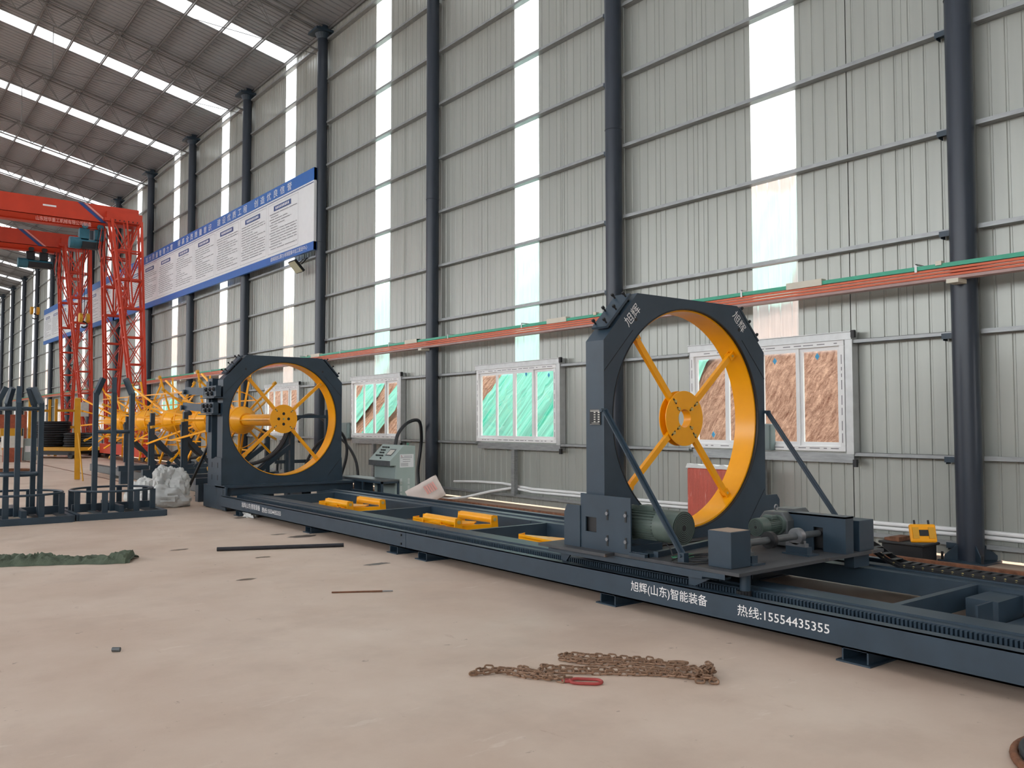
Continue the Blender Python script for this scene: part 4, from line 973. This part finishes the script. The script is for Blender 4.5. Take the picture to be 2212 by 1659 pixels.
# crumpled cement bag leaning on the far rail
def pillow(b, c, R, sx, sy, sz, seed, n=12, m=10, amp=.06):
    rr = random.Random(seed); P = []; ph = [rr.uniform(0, 6) for _ in range(6)]
    for i in range(n+1):
        for j in range(m):
            u = -1+2*i/n; a = 2*PI*j/m; ca, sa = math.cos(a), math.sin(a)
            e = (1-abs(u)**3.5)**.5 if abs(u) < 1 else .12
            e = max(e, .12)
            cx_ = math.copysign(abs(ca)**.5, ca); sz_ = math.copysign(abs(sa)**.8, sa)
            w = 1+amp*(math.sin(5*u+ph[0]+3*a)+math.sin(9*u+ph[1]-2*a)+.7*math.sin(4*a+ph[2]+7*u))
            q = R@Vector((cx_*sx/2*w*(1-.12*abs(u)), u*sy/2, sz_*sz/2*e*w)); P.append(tuple(Vector(c)+q))
    b.add(P, [(i*m+j, i*m+(j+1) % m, (i+1)*m+(j+1) % m, (i+1)*m+j) for i in range(n) for j in range(m)]+[tuple(range(m)), tuple(reversed(range(n*m, (n+1)*m)))])
RB = Matrix.Rotation(1.0, 3, 'Z') @ Matrix.Rotation(.18, 3, 'Y') @ Matrix.Rotation(-.50, 3, 'X')
def sack(b):
    n, m = 16, 12; P = []; cB = Vector((8.72, 13.93, .34))
    for side in (-1, 1):
        for i in range(n+1):
            for j in range(m+1):
                u, v = -1+2*i/n, -1+2*j/m; e = (1-u**4)*(1-v**4)
                t_ = side*(.055*e**.6+.012*NZ.noise(Vector((u*3, v*3, side)))*e)
                wv = 1+.04*NZ.noise(Vector((u*2, v*2, 4)))
                q = RB@Vector((t_, u*.33*wv, v*.215*wv)); P.append(tuple(cB+q))
    k = (n+1)*(m+1)
    b.add(P, [(s_*k+i*(m+1)+j, s_*k+i*(m+1)+j+1, s_*k+(i+1)*(m+1)+j+1, s_*k+(i+1)*(m+1)+j) for s_ in (0, 1) for i in range(n) for j in range(m)])
o = joined(sack, 'paper_bag', 'paper_bag', smooth=True); tag(o, 'crumpled white paper sack with red print leaning beside the rail bed', 'bag')
def sprint(b):
    cB = Vector((8.72, 13.93, .34))
    for (u0, u1, v0, v1) in [(-.02-.045*k, -.05-.045*k, -.05, .12) for k in range(5)]+[(.14+.05*k, .12+.05*k, -.12, -.02) for k in range(4)]:
        b.add([tuple(cB+RB@Vector((-.068, u, v))) for u, v in ((u0, v0), (u1, v0), (u1+.01, v1), (u0+.01, v1))], [(0, 1, 2, 3)])
joined(sprint, 'red_print', 'letter_pink', o)
t = thing('wrapped_crate', (10.45, 8.4, 0), 'red crate wrapped in clear film behind the near wheel', 'crate')
joined(lambda b: b.box(10.14, 10.6, 7.75, 8.72, .10, 1.0), 'load', 'wrap_red', t, bev=.03)
def flap(b):
    rr = random.Random(5); n = 20; P = []
    for i in range(n+1):
        y = 7.74+1.0*i/n
        P += [(10.15, y, .99), (10.17+.02*rr.random(), y, 1.03+.03*rr.random()), (10.61, y, 1.01+.02*rr.random())]
    b.add(P, [(3*i+k, 3*i+k+1, 3*i+3+k+1, 3*i+3+k) for i in range(n) for k in range(2)])
joined(flap, 'film_top', 'bag_white', t, smooth=True)
for x in (10.16, 10.33, 10.5): joined(lambda b: b.box(x, x+.08, 7.77, 8.7, .012, .10), 'pallet_runner', 'ledge', t)
# black tub and yellow lamp case
t = thing('black_tub', (10.15, 5.2, 0), 'black plastic tub on the floor left of the right column', 'tub')
joined(lambda b: (b.box(9.95, 10.3, 5.0, 5.5, .02, .24), b.box(9.92, 10.33, 4.97, 5.53, .22, .25)), 'body', 'black', t, bev=.01)
joined(lambda b: (b.box(9.99, 10.26, 5.3, 5.42, .25, .30), b.box(10.02, 10.2, 5.42, 5.5, .25, .28)), 'contents', 'rust', t)
t = thing('tool_case', (10.1, 5.1, .3), 'small orange-yellow plastic case propped up on the black tub', 'case')
RK = Matrix.Rotation(math.radians(-42), 3, 'Z') @ Matrix.Rotation(math.radians(-18), 3, 'X')
ck = Vector((9.93, 4.98, .385))
joined(lambda b: rotbox(b, ck, RK, .29, .06, .21), 'shell', 'yellow', t, bev=.012)
joined(lambda b: (rotbox(b, ck+RK@Vector((0, -.035, 0)), RK, .10, .012, .07)), 'latch', 'black', t)
for s in (-1, 1):
    joined(lambda b: rotbox(b, ck+RK@Vector((.09*s, -.036, 0)), RK, .07, .01, .13), 'side_panel', 'yellow_dull', t)
    joined(lambda b: rotbox(b, ck+RK@Vector((.08*s, 0, .125)), RK, .018, .018, .06), 'clip', 'black', t)
# drag chain
t = thing('drag_chain', (7.86, 3, .33), 'black drag chain with pale rivets lying along the rear rail, going right', 'drag chain')
pts = [(8.02, 4.62, .50), (8.0, 4.50, .455), (7.95, 4.38, .41), (7.9, 4.26, .37)]+[(7.87, 4.13-.088*k, .345) for k in range(46)]
for k in range(len(pts)-1):
    a, b_ = Vector(pts[k]), Vector(pts[k+1]); d = b_-a
    lk = joined(lambda b: (b.bar(tuple(a+Vector((-.075, 0, 0))), tuple(b_+Vector((-.075, 0, 0))), .008, .05, (1, 0, 0)) and b.bar(tuple(a+Vector((.075, 0, 0))), tuple(b_+Vector((.075, 0, 0))), .05, .008, (1, 0, 0)), b.bar(tuple(a+d*.3+Vector((-.078, 0, .022))), tuple(a+d*.3+Vector((.078, 0, .022))), d.length*.45, .006)), 'chain_link', 'black', t)
    joined(lambda b: (b.bar(tuple(a+Vector((-.079, 0, -.0))), tuple(b_+Vector((-.079, 0, .0))), .052, .004, (1, 0, 0)), ), 'side_plate', 'black', lk)
    joined(lambda b: b.tube([tuple((a+b_)/2+Vector((-.088, 0, 0))), tuple((a+b_)/2+Vector((-.08, 0, 0)))], .011, 8), 'rivet', 'brass', lk)
# ------------------------------------------------------------------ things lying on the floor
def link_mesh():
    b = MB(); L, w = .032, .013; pts = []
    for k in range(7): a = -PI/2+PI*k/6; pts.append((L/2+w*math.cos(a), w*math.sin(a), 0))
    for k in range(7): a = PI/2+PI*k/6; pts.append((-L/2+w*math.cos(a), w*math.sin(a), 0))
    b.tube(pts, .0068, 5, closed=True); return b
CH = thing('chain_sling', (3.9, 4.2, 0), 'rusty lifting chain with red master link lying on the floor in the foreground', 'chain')
l0 = link_mesh().build('chain_link', 'chain_rust', CH, smooth=True); nl = [0]
def strand(pts, wob=.012, z=.012, seed=1, zamp=.012):
    rr = random.Random(seed); P = [Vector(p) for p in pts]; seg = []
    for i in range(len(P)-1): seg.append((P[i+1]-P[i]).length)
    tot = sum(seg); n = int(tot/.043); 
    for k in range(n):
        s = (k+.5)*tot/n; i = 0
        while i < len(seg)-1 and s > seg[i]: s -= seg[i]; i += 1
        p = P[i]+(P[i+1]-P[i])*(s/seg[i]); d = (P[i+1]-P[i]).normalized()
        a = math.atan2(d.y, d.x)+rr.uniform(-.2, .2)
        o = l0 if nl[0] == 0 else l0.copy()
        if nl[0]: COL.objects.link(o)
        nl[0] += 1
        o.location = Vector((p.x+rr.uniform(-wob, wob)*.4, p.y+rr.uniform(-wob, wob)*.4, z+(p.z if p.z else 0)+rr.uniform(0, zamp)))-CH.location
        o.rotation_euler = (PI/2*.8 if k % 2 else .25, 0, a) if True else None
def Zp(x, y, z=0.):     # floor point under a photo pixel, used only to lay out loose floor items
    a = (x-1106)/F_PX; b = -(y-829.5)/F_PX; d = rt*a+up*b+fw; tt = (z-EYE)/d.z; return (d.x*tt, d.y*tt, 0)
strand([Zp(1232, 1468), Zp(1190, 1472), Zp(1130, 1465), Zp(1080, 1455), Zp(1016, 1462)], seed=1)
strand([Zp(1016, 1458), Zp(1050, 1449), Zp(1110, 1452), Zp(1165, 1463), Zp(1215, 1476)], seed=2)
strand([Zp(1120, 1446), Zp(1165, 1460), Zp(1172, 1445), Zp(1250, 1450), Zp(1340, 1452), Zp(1440, 1458), Zp(1490, 1466)], seed=3)
strand([Zp(1180, 1455), Zp(1300, 1459), Zp(1420, 1461), Zp(1500, 1470)], seed=4)
strand([Zp(1208, 1424), Zp(1225, 1418), Zp(1300, 1424), Zp(1400, 1430), Zp(1440, 1440)], seed=5)
strand([Zp(1208, 1428), Zp(1260, 1436), Zp(1330, 1440), Zp(1420, 1450), Zp(1480, 1460)], seed=6)
strand([Zp(1228, 1430), Zp(1300, 1433), Zp(1370, 1436), Zp(1430, 1436)], seed=7)
strand([Zp(1505, 1462), Zp(1520, 1450), Zp(1538, 1456), Zp(1530, 1470), Zp(1510, 1466), Zp(1500, 1476), Zp(1544, 1480), Zp(1540, 1470)], seed=8, zamp=.04)
strand([Zp(1490, 1460), Zp(1515, 1455), Zp(1530, 1462), Zp(1515, 1472), Zp(1500, 1464)], seed=9, zamp=.05)
strand([Zp(1505, 1455), Zp(1525, 1452), Zp(1542, 1464), Zp(1528, 1476), Zp(1508, 1468), Zp(1520, 1460), Zp(1536, 1472)], seed=10, zamp=.06)
strand([Zp(1440, 1446), Zp(1475, 1452), Zp(1500, 1458), Zp(1520, 1465)], seed=11, zamp=.03)
strand([Zp(1400, 1436), Zp(1450, 1444), Zp(1490, 1450)], seed=12, zamp=.02)
c = Vector(Zp(1265, 1476))+Vector((0, 0, .012)); dv = (Vector(Zp(1303, 1476))-Vector(Zp(1228, 1473))).normalized(); nv = Vector((-dv.y, dv.x, 0))
pts = [tuple(c+dv*(.055+.048*math.cos(a))+nv*.048*math.sin(a)) for a in [-PI/2+PI*k/8 for k in range(9)]]+[tuple(c+dv*(-.055+.048*math.cos(a))+nv*.048*math.sin(a)) for a in [PI/2+PI*k/8 for k in range(9)]]
joined(lambda b: b.tube(pts, .010, 10, closed=True), 'master_link', 'red_link', CH, smooth=True)
c2 = c-dv*.12
joined(lambda b: b.tube([tuple(c2+dv*.03*math.cos(a)+nv*.018*math.sin(a)) for a in [2*PI*k/10 for k in range(10)]], .009, 8, closed=True), 'joining_link', 'red_link', CH, smooth=True)
hk = Vector(Zp(1465, 1438))+Vector((0, 0, .02))
joined(lambda b: (b.tube([tuple(hk-dv*.07), tuple(hk-dv*.02+nv*.015), tuple(hk+dv*.03+nv*.018), tuple(hk+dv*.06), tuple(hk+dv*.04-nv*.02), tuple(hk+dv*.0-nv*.022)], .012, 8), ), 'hook', 'chain_rust', CH, smooth=True)
a, b_ = Vector(Zp(468, 1190)), Vector(Zp(742, 1181))
tag(joined(lambda b: (b.tube([(a.x, a.y, .026), (b_.x, b_.y, .026)], .026, 14)), 'steel_pipe', 'pipe_black', smooth=True), 'dark steel pipe lying on the floor left of the rail bed', 'pipe')
a, b_ = Vector(Zp(716, 1281)), Vector(Zp(848, 1278))
t = thing('thin_rod', (a.x, a.y, 0), 'thin brown rod with a bright tip lying on the floor', 'rod')
m_ = a+(b_-a)*.83
joined(lambda b: b.tube([(a.x, a.y, .008), (m_.x, m_.y, .009)], .008, 8, r2=.009), 'rod_body', 'rust', t); joined(lambda b: b.tube([(m_.x, m_.y, .009), (b_.x, b_.y, .009)], .0065, 8), 'bright_tip', 'steel', t)
a, b_ = Vector(Zp(242, 1407)), Vector(Zp(259, 1407))
tag(joined(lambda b: b.tube([(a.x, a.y, .017), (b_.x, b_.y, .017)], .017, 8), 'metal_slug', 'gear_grey'), 'small dark metal slug alone on the floor at lower left', 'metal piece')
# folded green tarpaulin
def tarp(b):
    n, m = 120, 30; A0, A1 = Vector(Zp(-70, 1222)), Vector(Zp(284, 1213)); d = (A1-A0); nn = Vector((-d.y, d.x, 0)).normalized(); P = []
    for i in range(n+1):
        u = i/n; wd = .27*(1-.12*u)*(1+.10*math.sin(7*u+1)); h = .085+.02*math.sin(6*u+.6)+.03*max(0, math.sin((u-.80)*12))
        if u < .02 or u > .98: h *= .45; wd *= .85
        for j in range(m+1):
            v = -1+2*j/m; prof = max(0, 1-abs(v)**3)
            c_ = abs(NZ.noise(Vector((u*14, v*1.6+u*6, 1))))+.5*abs(NZ.noise(Vector((u*34, v*3-u*10, 5))))
            z = h*prof*(1.12-.95*c_)+.012*NZ.noise(Vector((u*50, v*5, 9)))*prof
            q = A0+d*u+nn*(v*wd+.05*NZ.noise(Vector((u*9, v*2, 2)))+.12); P.append((q.x, q.y, max(.003, z)))
    b.add(P, [(i*(m+1)+j, i*(m+1)+j+1, (i+1)*(m+1)+j+1, (i+1)*(m+1)+j) for i in range(n) for j in range(m)])
tag(joined(tarp, 'folded_tarpaulin', 'cloth_green', smooth=True), 'folded dark green canvas tarpaulin lying on the floor at left', 'tarpaulin')
# oil stains
for k, (px_, py_, w, h) in enumerate(((533, 1251, .10, .05), (655, 1158, .22, .14), (600, 1154, .10, .05), (568, 1203, .10, .05), (815, 1218, .16, .07), (385, 1187, .12, .06), (520, 1118, .12, .08))):
    c = Zp(px_, py_)
    def st(b):
        rr = random.Random(k); b.add([(c[0]+w*math.cos(a)*(1+rr.uniform(-.25, .25)), c[1]+h*math.sin(a)*(1+rr.uniform(-.25, .25)), .0015) for a in [2*PI*j/18 for j in range(18)]], [tuple(range(18))])
    o = joined(st, 'floor_stain', 'stain'); o.parent = bpy.data.objects['floor']
# white big bags
bt = thing('bulk_bag', (5.2, 18.1, 0), 'heap of crumpled white woven bulk bags on the floor beside the cage stand', 'bag')
joined(lambda b: crumple(b, (5.12, 18.0, .16), (.46, .50, .30), 3, .22, flat=.003), 'bag_body', 'bag_white', bt, smooth=True)
joined(lambda b: crumple(b, (5.12, 18.05, .48), (.25, .24, .34), 7, .36, tilt=(.2, -.5, .4)), 'bag_fold', 'bag_white', bt, smooth=True)
joined(lambda b: crumple(b, (5.28, 17.85, .44), (.20, .24, .34), 12, .3, tilt=(-.2, .45, .9)), 'bag_fold', 'bag_white', bt, smooth=True)
bt2 = joined(lambda b: crumple(b, (4.93, 18.95, .18), (.32, .40, .34), 9, .3, flat=.003), 'bulk_bag', 'bag_white', smooth=True)
tag(bt2, 'flatter white woven bag lying behind the cage stand ring', 'bag')
o = joined(lambda b: crumple(b, Vector(Zp(544, 1116))+Vector((-.02, 0, .03)), (.11, .20, .09), 21, .5, 18, 26, flat=.003), 'plastic_scrap', 'bag_white', smooth=True)
tag(o, 'crumpled clear plastic scrap at the foot of the rail bed lettering', 'plastic')
# ------------------------------------------------------------------ cage stands
def cage_stand(cx, cy, lab, nposts, top, rings, inward, rot=0.):
    t = thing('cage_stand', (cx, cy, 0), lab, 'stand', 'dark blue cage stands')
    w = .71
    def tubes(b):
        for s in (-1, 1):
            b.box(cx-w, cx+w, cy+s*w*1.15-.04, cy+s*w*1.15+.04, .0, .11); b.box(cx+s*w-.04, cx+s*w+.04, cy-w*1.15, cy+w*1.15, .0, .11)
        b.box(cx-.03-.25, cx+.03-.25, cy-w*1.15, cy+w*1.15, .02, .08); b.box(cx+.27, cx+.33, cy-w*1.15, cy+w*1.15, .02, .08)
    joined(tubes, 'base_frame', 'navy', t)
    joined(lambda b: (b.box(cx-w*.95, cx+w*.95, cy-.04, cy+.04, .1, .22), b.box(cx-.04, cx+.04, cy-w, cy+w, .1, .22)), 'cross_beam', 'navy', t)
    joined(lambda b: b.tube(arc((cx, cy, .47), .69, 0, 2*PI*35/36, 35, 'Z'), .02, 8, closed=True), 'guard_ring', 'navy', t, smooth=True)
    for k in range(8):
        a = PI/8+2*PI*k/8; x, y = cx+.69*math.cos(a), cy+.69*math.sin(a)
        joined(lambda b: b.box(x-.045, x+.045, y-.03, y+.03, .1, .46), 'ring_post', 'navy', t)
    rp = .35
    for k in range(nposts):
        a = rot+2*PI*k/nposts; ca, sa = math.cos(a), math.sin(a); x, y = cx+rp*ca, cy+rp*sa
        e = rp-(.13 if inward else .15)
        joined(lambda b: (b.bar((x, y, .1), (x, y, top-.27), .08, .08), b.bar((x, y, top-.29), (cx+e*ca, cy+e*sa, top), .08, .08)), 'upright', 'navy', t)
    for z in rings:
        joined(lambda b: b.tube(arc((cx, cy, z), rp-.03, 0, 2*PI*23/24, 23, 'Z'), .032, 8, closed=True), 'tie_ring', 'navy', t, smooth=True)
    return t
cage_stand(3.86, 17.0, 'dark blue cage stand with bent-top uprights, the right one of two', 6, 2.50, (1.52,), True, .3)
cage_stand(2.33, 16.95, 'dark blue cage stand with two tie rings, the left one of two', 5, 2.30, (.80, 1.93), True, .75)
# yellow post
t = thing('yellow_post', (5.4, 28.1, 0), 'tall yellow steel post leaning slightly on a thin strut behind the stands', 'post')
joined(lambda b: b.bar((5.40, 28.1, .02), (5.22, 27.3, 2.40), .15, .10), 'beam', 'yellow_dull', t)
joined(lambda b: b.tube([(5.36, 27.1, .01), (5.3, 27.6, 1.4)], .02, 8), 'strut', 'yellow_dull', t)
# wire rings on the floor far left
for k in range(2): tag(joined(lambda b: b.tube(arc((4.35+.1*k, 34.4, .02+.03*k), .75-.08*k, 0, 2*PI*31/32, 31, 'Z'), .02, 6, closed=True), 'wire_ring', 'rust'), ['larger rusty wire ring on the floor behind the left cage stand', 'smaller rusty wire ring lying on the larger one at far left'][k], 'wire ring', 'rusty wire rings')
# hose coil at the lower right corner
HC = thing('hose_coil', (4.9, 1.6, 0), 'coil of dark brown hose in the lower right corner of the picture', 'hose')
for k in range(4):
    joined(lambda b: b.tube(arc((4.86+.015*k, 1.47, .022+.02*k), .475-.035*k, 0, 2*PI*47/48, 47, 'Z'), .021, 10, closed=True), 'hose_turn', 'rubber' if k else 'rust', HC, smooth=True)
# ------------------------------------------------------------------ gantry cranes
def crane(Yc, zt_, xe, lab, hx0, hx1, hz, hkx, hk0, hk1, sx0, txt, rigX):
    t = thing('gantry_crane', (9.5, Yc, 0), lab, 'gantry crane', 'red gantry cranes')
    joined(lambda b: b.prism([(-14, zt_-.78), (xe, zt_-.74), (xe, zt_), (-14, zt_)], 'Y', Yc-.35, Yc+.35), 'box_girder', 'crane_red', t)
    joined(lambda b: (b.prism([(Yc-.35, zt_-.78), (Yc+.35, zt_-.78), (Yc+.12, zt_-1.02), (Yc-.12, zt_-1.02)], 'X', -14, xe-1.35), b.box(-14, xe-1.4, Yc-.2, Yc+.2, zt_-1.04, zt_-1.01)), 'track_flange', 'crane_red', t)
    joined(lambda b: b.box(xe-1.35, xe+.1, Yc-.55, Yc-.35, zt_-.55, zt_-.25), 'end_cover', 'crane_red', t)
    joined(lambda b: (b.box(xe-1.45, xe+.12, Yc-.6, Yc+.6, zt_-.68, zt_-.55),), 'saddle', 'crane_red', t)
    for k in range(8): joined(lambda b: b.tube([(xe-1.2+.18*k, Yc-.62, zt_-.62), (xe-1.2+.18*k, Yc-.6, zt_-.62)], .03, 6), 'bolt', 'black', t)
    yf = Yc-.354
    for m_, o0, o1 in (('sign_navy', 0, .22), ('letter_pink', .26, .36)):
        joined(lambda b: b.add([(sx0+o0, yf, zt_), (sx0+o1, yf, zt_), (sx0+o1+.95, yf, zt_-.76), (sx0+o0+.95, yf, zt_-.76)], [(0, 1, 2, 3)]), 'stripe', m_, t)
    lettering('一', (sx0-1.3, yf, zt_-.36), (1, 0, 0), (0, 0, 1), .07, 'letter_white', t, width=.5)
    if txt: lettering(txt, (sx0-1.55, Yc-.36, zt_-1.0), (1, 0, 0), (0, 0, 1), .19, 'letter_pink', t, width=2.1, bold=.01)
    for side, xo in ((1, xe), (-1, -12.6)):
        for s in (-1, 1):      # near leg / far leg of the A frame
            ytop, ybot = Yc+s*.75, Yc+s*2.7
            if side > 0: xt0, xt1, xb0, xb1 = xe-1.25, xe-.05, xe-.48, xe-.16
            else: xt0, xt1, xb0, xb1 = -12.6, -11.4, -12.5, -12.1
            zt2, zb2 = zt_-.68, .75; dy0, dy1 = .28, .16
            def P(u, i, j):
                x = (xt0 if i < 0 else xt1)*(1-u)+(xb0 if i < 0 else xb1)*u
                y = ytop*(1-u)+ybot*u+j*(dy0*(1-u)+dy1*u); return (x, y, zt2*(1-u)+zb2*u)
            leg = joined(lambda b: [b.bar(P(0, i, j), P(1, i, j), .09, .09) for i in (-1, 1) for j in (-1, 1)], 'leg', 'crane_red', t)
            lv = [0, .14, .27, .40, .53, .65, .76, .86, 1]
            for q in range(len(lv)-1):
                u0, u1 = lv[q], lv[q+1]
                def cell(b):
                    for (a, c) in (((-1, -1), (1, -1)), ((1, -1), (1, 1)), ((1, 1), (-1, 1)), ((-1, 1), (-1, -1))):
                        b.bar(P(u1, *a), P(u1, *c), .05, .07)
                        if q < 3 and a[1] == c[1]:
                            mid0 = tuple((Vector(P(u1, *a))+Vector(P(u1, *c)))/2); b.bar(P(u0, *a), mid0, .045, .045); b.bar(P(u0, *c), mid0, .045, .045)
                            top = tuple((Vector(P(u0, *a))+Vector(P(u0, *c)))/2); b.bar(top, mid0, .08, .05)
                        else:
                            b.bar(P(u0, *a), P(u1, *c), .028, .03)
                            if a[1] == c[1]: b.bar(P(u0, *c), P(u1, *a), .028, .03)
                joined(cell, 'lattice_panel', 'crane_red', leg)
        xm = (xe-.32) if side > 0 else -12.3
        joined(lambda b: (b.box(xm-.22, xm+.22, Yc-3.7, Yc+3.7, .28, .72),), 'end_carriage', 'crane_red', t)
        for y in (Yc-3.3, Yc+3.3): joined(lambda b: b.tube([(xm-.1, y, .28), (xm+.1, y, .28)], .2, 16), 'wheel', 'black', t)
        for y in (Yc-3.9, ): joined(lambda b: b.box(xm-.15, xm+.15, y, y+.25, .3, .6), 'buffer', 'crane_red', t)
    # hoist
    h = joined(lambda b: b.tube([(hx0, Yc, hz), (hx1, Yc, hz)], .2, 24), 'hoist_drum', 'motor_blue', t, smooth=True)
    joined(lambda b: b.tube([(hx0-.02, Yc, hz), (hx0+.4, Yc, hz)], .25, 20), 'hoist_motor', 'motor_blue', h, smooth=True)
    joined(lambda b: b.box(hx0+.45, hx1-.05, Yc-.24, Yc+.1, hz-.22, hz+.06), 'drum_guard', 'black', h)
    for x in (hx0+.35, hx0+.95):
        joined(lambda b: (b.box(x, x+.38, Yc-.16, Yc+.16, hz+.2, zt_-1.06), b.tube([(x+.19, Yc-.28, zt_-.95), (x+.19, Yc-.2, zt_-.95)], .13, 12)), 'trolley', 'motor_blue' if rigX else 'black', h)
    for dx in (-.1, 0, .1): joined(lambda b: b.tube([(hkx+dx, Yc, hz-.2), (hkx+dx, Yc, hk1)], .012, 4), 'wire_rope', 'black', h)
    hb_ = joined(lambda b: (b.tube([(hkx-.2, Yc, hk1-.12), (hkx-.08, Yc, hk1-.12)], .2, 14), b.tube([(hkx+.08, Yc, hk1-.12), (hkx+.2, Yc, hk1-.12)], .2, 14)), 'hook_block', 'yellow_dull', h)
    joined(lambda b: b.tube([(hkx, Yc, hk1-.25)]+arc((hkx, Yc, hk0+.13), .12, PI*.6, -PI*.8, 12), .035, 6), 'hook', 'black', hb_)
    # loops of festoon cable beside the leg
    for k in range(4):
        x = xe-1.6+.09*k
        joined(lambda b: b.tube([(x, Yc-.4, zt_-1.0), (x-.12, Yc-.45, zt_-1.9), (x+.04, Yc-.45, zt_-2.5-.2*k), (x+.14, Yc-.4, zt_-1.7), (x+.1, Yc-.4, zt_-1.0)], .018, 5), 'cable_loop', 'crane_red' if k % 2 else 'lead_wire', t)
    return t
crane(40.0, 11.07, 9.87, 'near red gantry crane with white lettering on its beam', 7.2, 8.35, 9.38, 7.82, 5.75, 6.3, 7.4, '山东冠华重工机械有限公司制造', True)
c2_ = crane(49.4, 11.5, 9.75, 'far red gantry crane, its hoist hanging at the left edge', 6.55, 8.1, 9.85, 7.35, 7.0, 7.55, 6.45, None, False)
joined(lambda b: b.box(9.0, 9.35, 46.3, 46.6, 2.0, 2.7), 'control_box', 'white_dull', c2_)
# ------------------------------------------------------------------ far left clutter
t = thing('transfer_cart', (8.0, 45, 0), 'low yellow transfer cart on the floor carrying wire coils', 'cart')
ang = Matrix.Rotation(-.98, 3, 'Z'); cc = Vector((7.9, 46.3, 0))
joined(lambda b: rotbox(b, cc+Vector((0, 0, .45)), ang, 4.6, 1.9, .16), 'deck', 'yellow_dull', t)
for s in (-1, 1): joined(lambda b: rotbox(b, cc+ang@Vector((0, s*.8, 0))+Vector((0, 0, .27)), ang, 4.3, .12, .2), 'side_beam', 'black', t)
for sx_ in (-1.8, 1.8):
    for s in (-.8, .8): joined(lambda b: b.tube([tuple(cc+ang@Vector((sx_, s-.06, .15))), tuple(cc+ang@Vector((sx_, s+.06, .15)))], .15, 12), 'wheel', 'black', t)
def coilpile(c, r, h, lab):
    t = thing('wire_coil', (c[0], c[1], .53), lab, 'wire coil', 'coils of black wire')
    n = int(h/.11); rr = random.Random(int(c[0]*10))
    for k in range(n):
        joined(lambda b: b.tube(arc((c[0]+rr.uniform(-.04, .04), c[1], .59+k*.11), r*(1+rr.uniform(-.03, .03)), 0, 2*PI*23/24, 23, 'Z'), .062, 6, closed=True), 'coil_turn', 'lead_wire', t)
    joined(lambda b: b.ring((c[0], c[1], .55), 'Z', r-.35, r-.03, n*.11, 24), 'coil_core', 'lead_wire', t)
coilpile(cc+ang@Vector((-.15, 0, 0)), .72, 1.25, 'taller pile of black wire coil on the yellow cart')
coilpile(cc+ang@Vector((1.45, 0, 0)), .62, .75, 'lower pile of black wire coil on the right end of the yellow cart')
for k, (x, y, lab) in enumerate(((7.7, 49.5, 'yellow H-shaped rack behind the taller wire coil'), (8.75, 48.6, 'yellow H-shaped rack beside the foot of the far crane'))):
    t = thing('steel_rack', (x, y, 0), lab, 'rack', 'yellow H-shaped racks')
    for s in (-.45, .45): joined(lambda b: b.bar((x+s, y, 0), (x+s, y, 2.9), .14, .12), 'upright', 'yellow_dull', t)
    for z in (1.4, 2.25): joined(lambda b: b.box(x-.4, x+.4, y-.05, y+.05, z, z+.12), 'crossbar', 'yellow_dull', t)
t = thing('machine_cabinet', (5.6, 43.6, 0), 'brown-red machine hood on grey boxes at the far left edge', 'machine')
joined(lambda b: b.box(5.1, 6.1, 43, 44.2, 1.45, 2.05), 'hood', 'brick_red', t); joined(lambda b: b.box(5.2, 6.0, 43, 44, 1.05, 1.45), 'lower_hood', 'yellow_dull', t)
joined(lambda b: (b.box(5.0, 5.1, 43, 43.1, 0, 2.2), b.box(6.1, 6.2, 43, 43.1, 0, 2.2)), 'support_post', 'brick_red', t)
t = thing('white_cabinet', (5.6, 42.6, 0), 'white electrical cabinet lying at the far left beside the left stand', 'cabinet')
joined(lambda b: b.box(5.2, 5.95, 42.1, 42.8, .62, 1.12), 'case', 'white_dull', t); joined(lambda b: b.box(5.25, 5.9, 42.12, 42.7, 0, .62), 'stand', 'brick_red', t)
t = thing('grey_locker', (6.2, 42.6, 0), 'grey and white metal box standing left of the wire coils', 'cabinet')
joined(lambda b: b.box(6.0, 6.5, 42.3, 42.9, .05, 1.0), 'case', 'console_shade', t); joined(lambda b: b.box(6.05, 6.45, 42.29, 42.3, .42, .68), 'white_panel', 'sign_white', t)
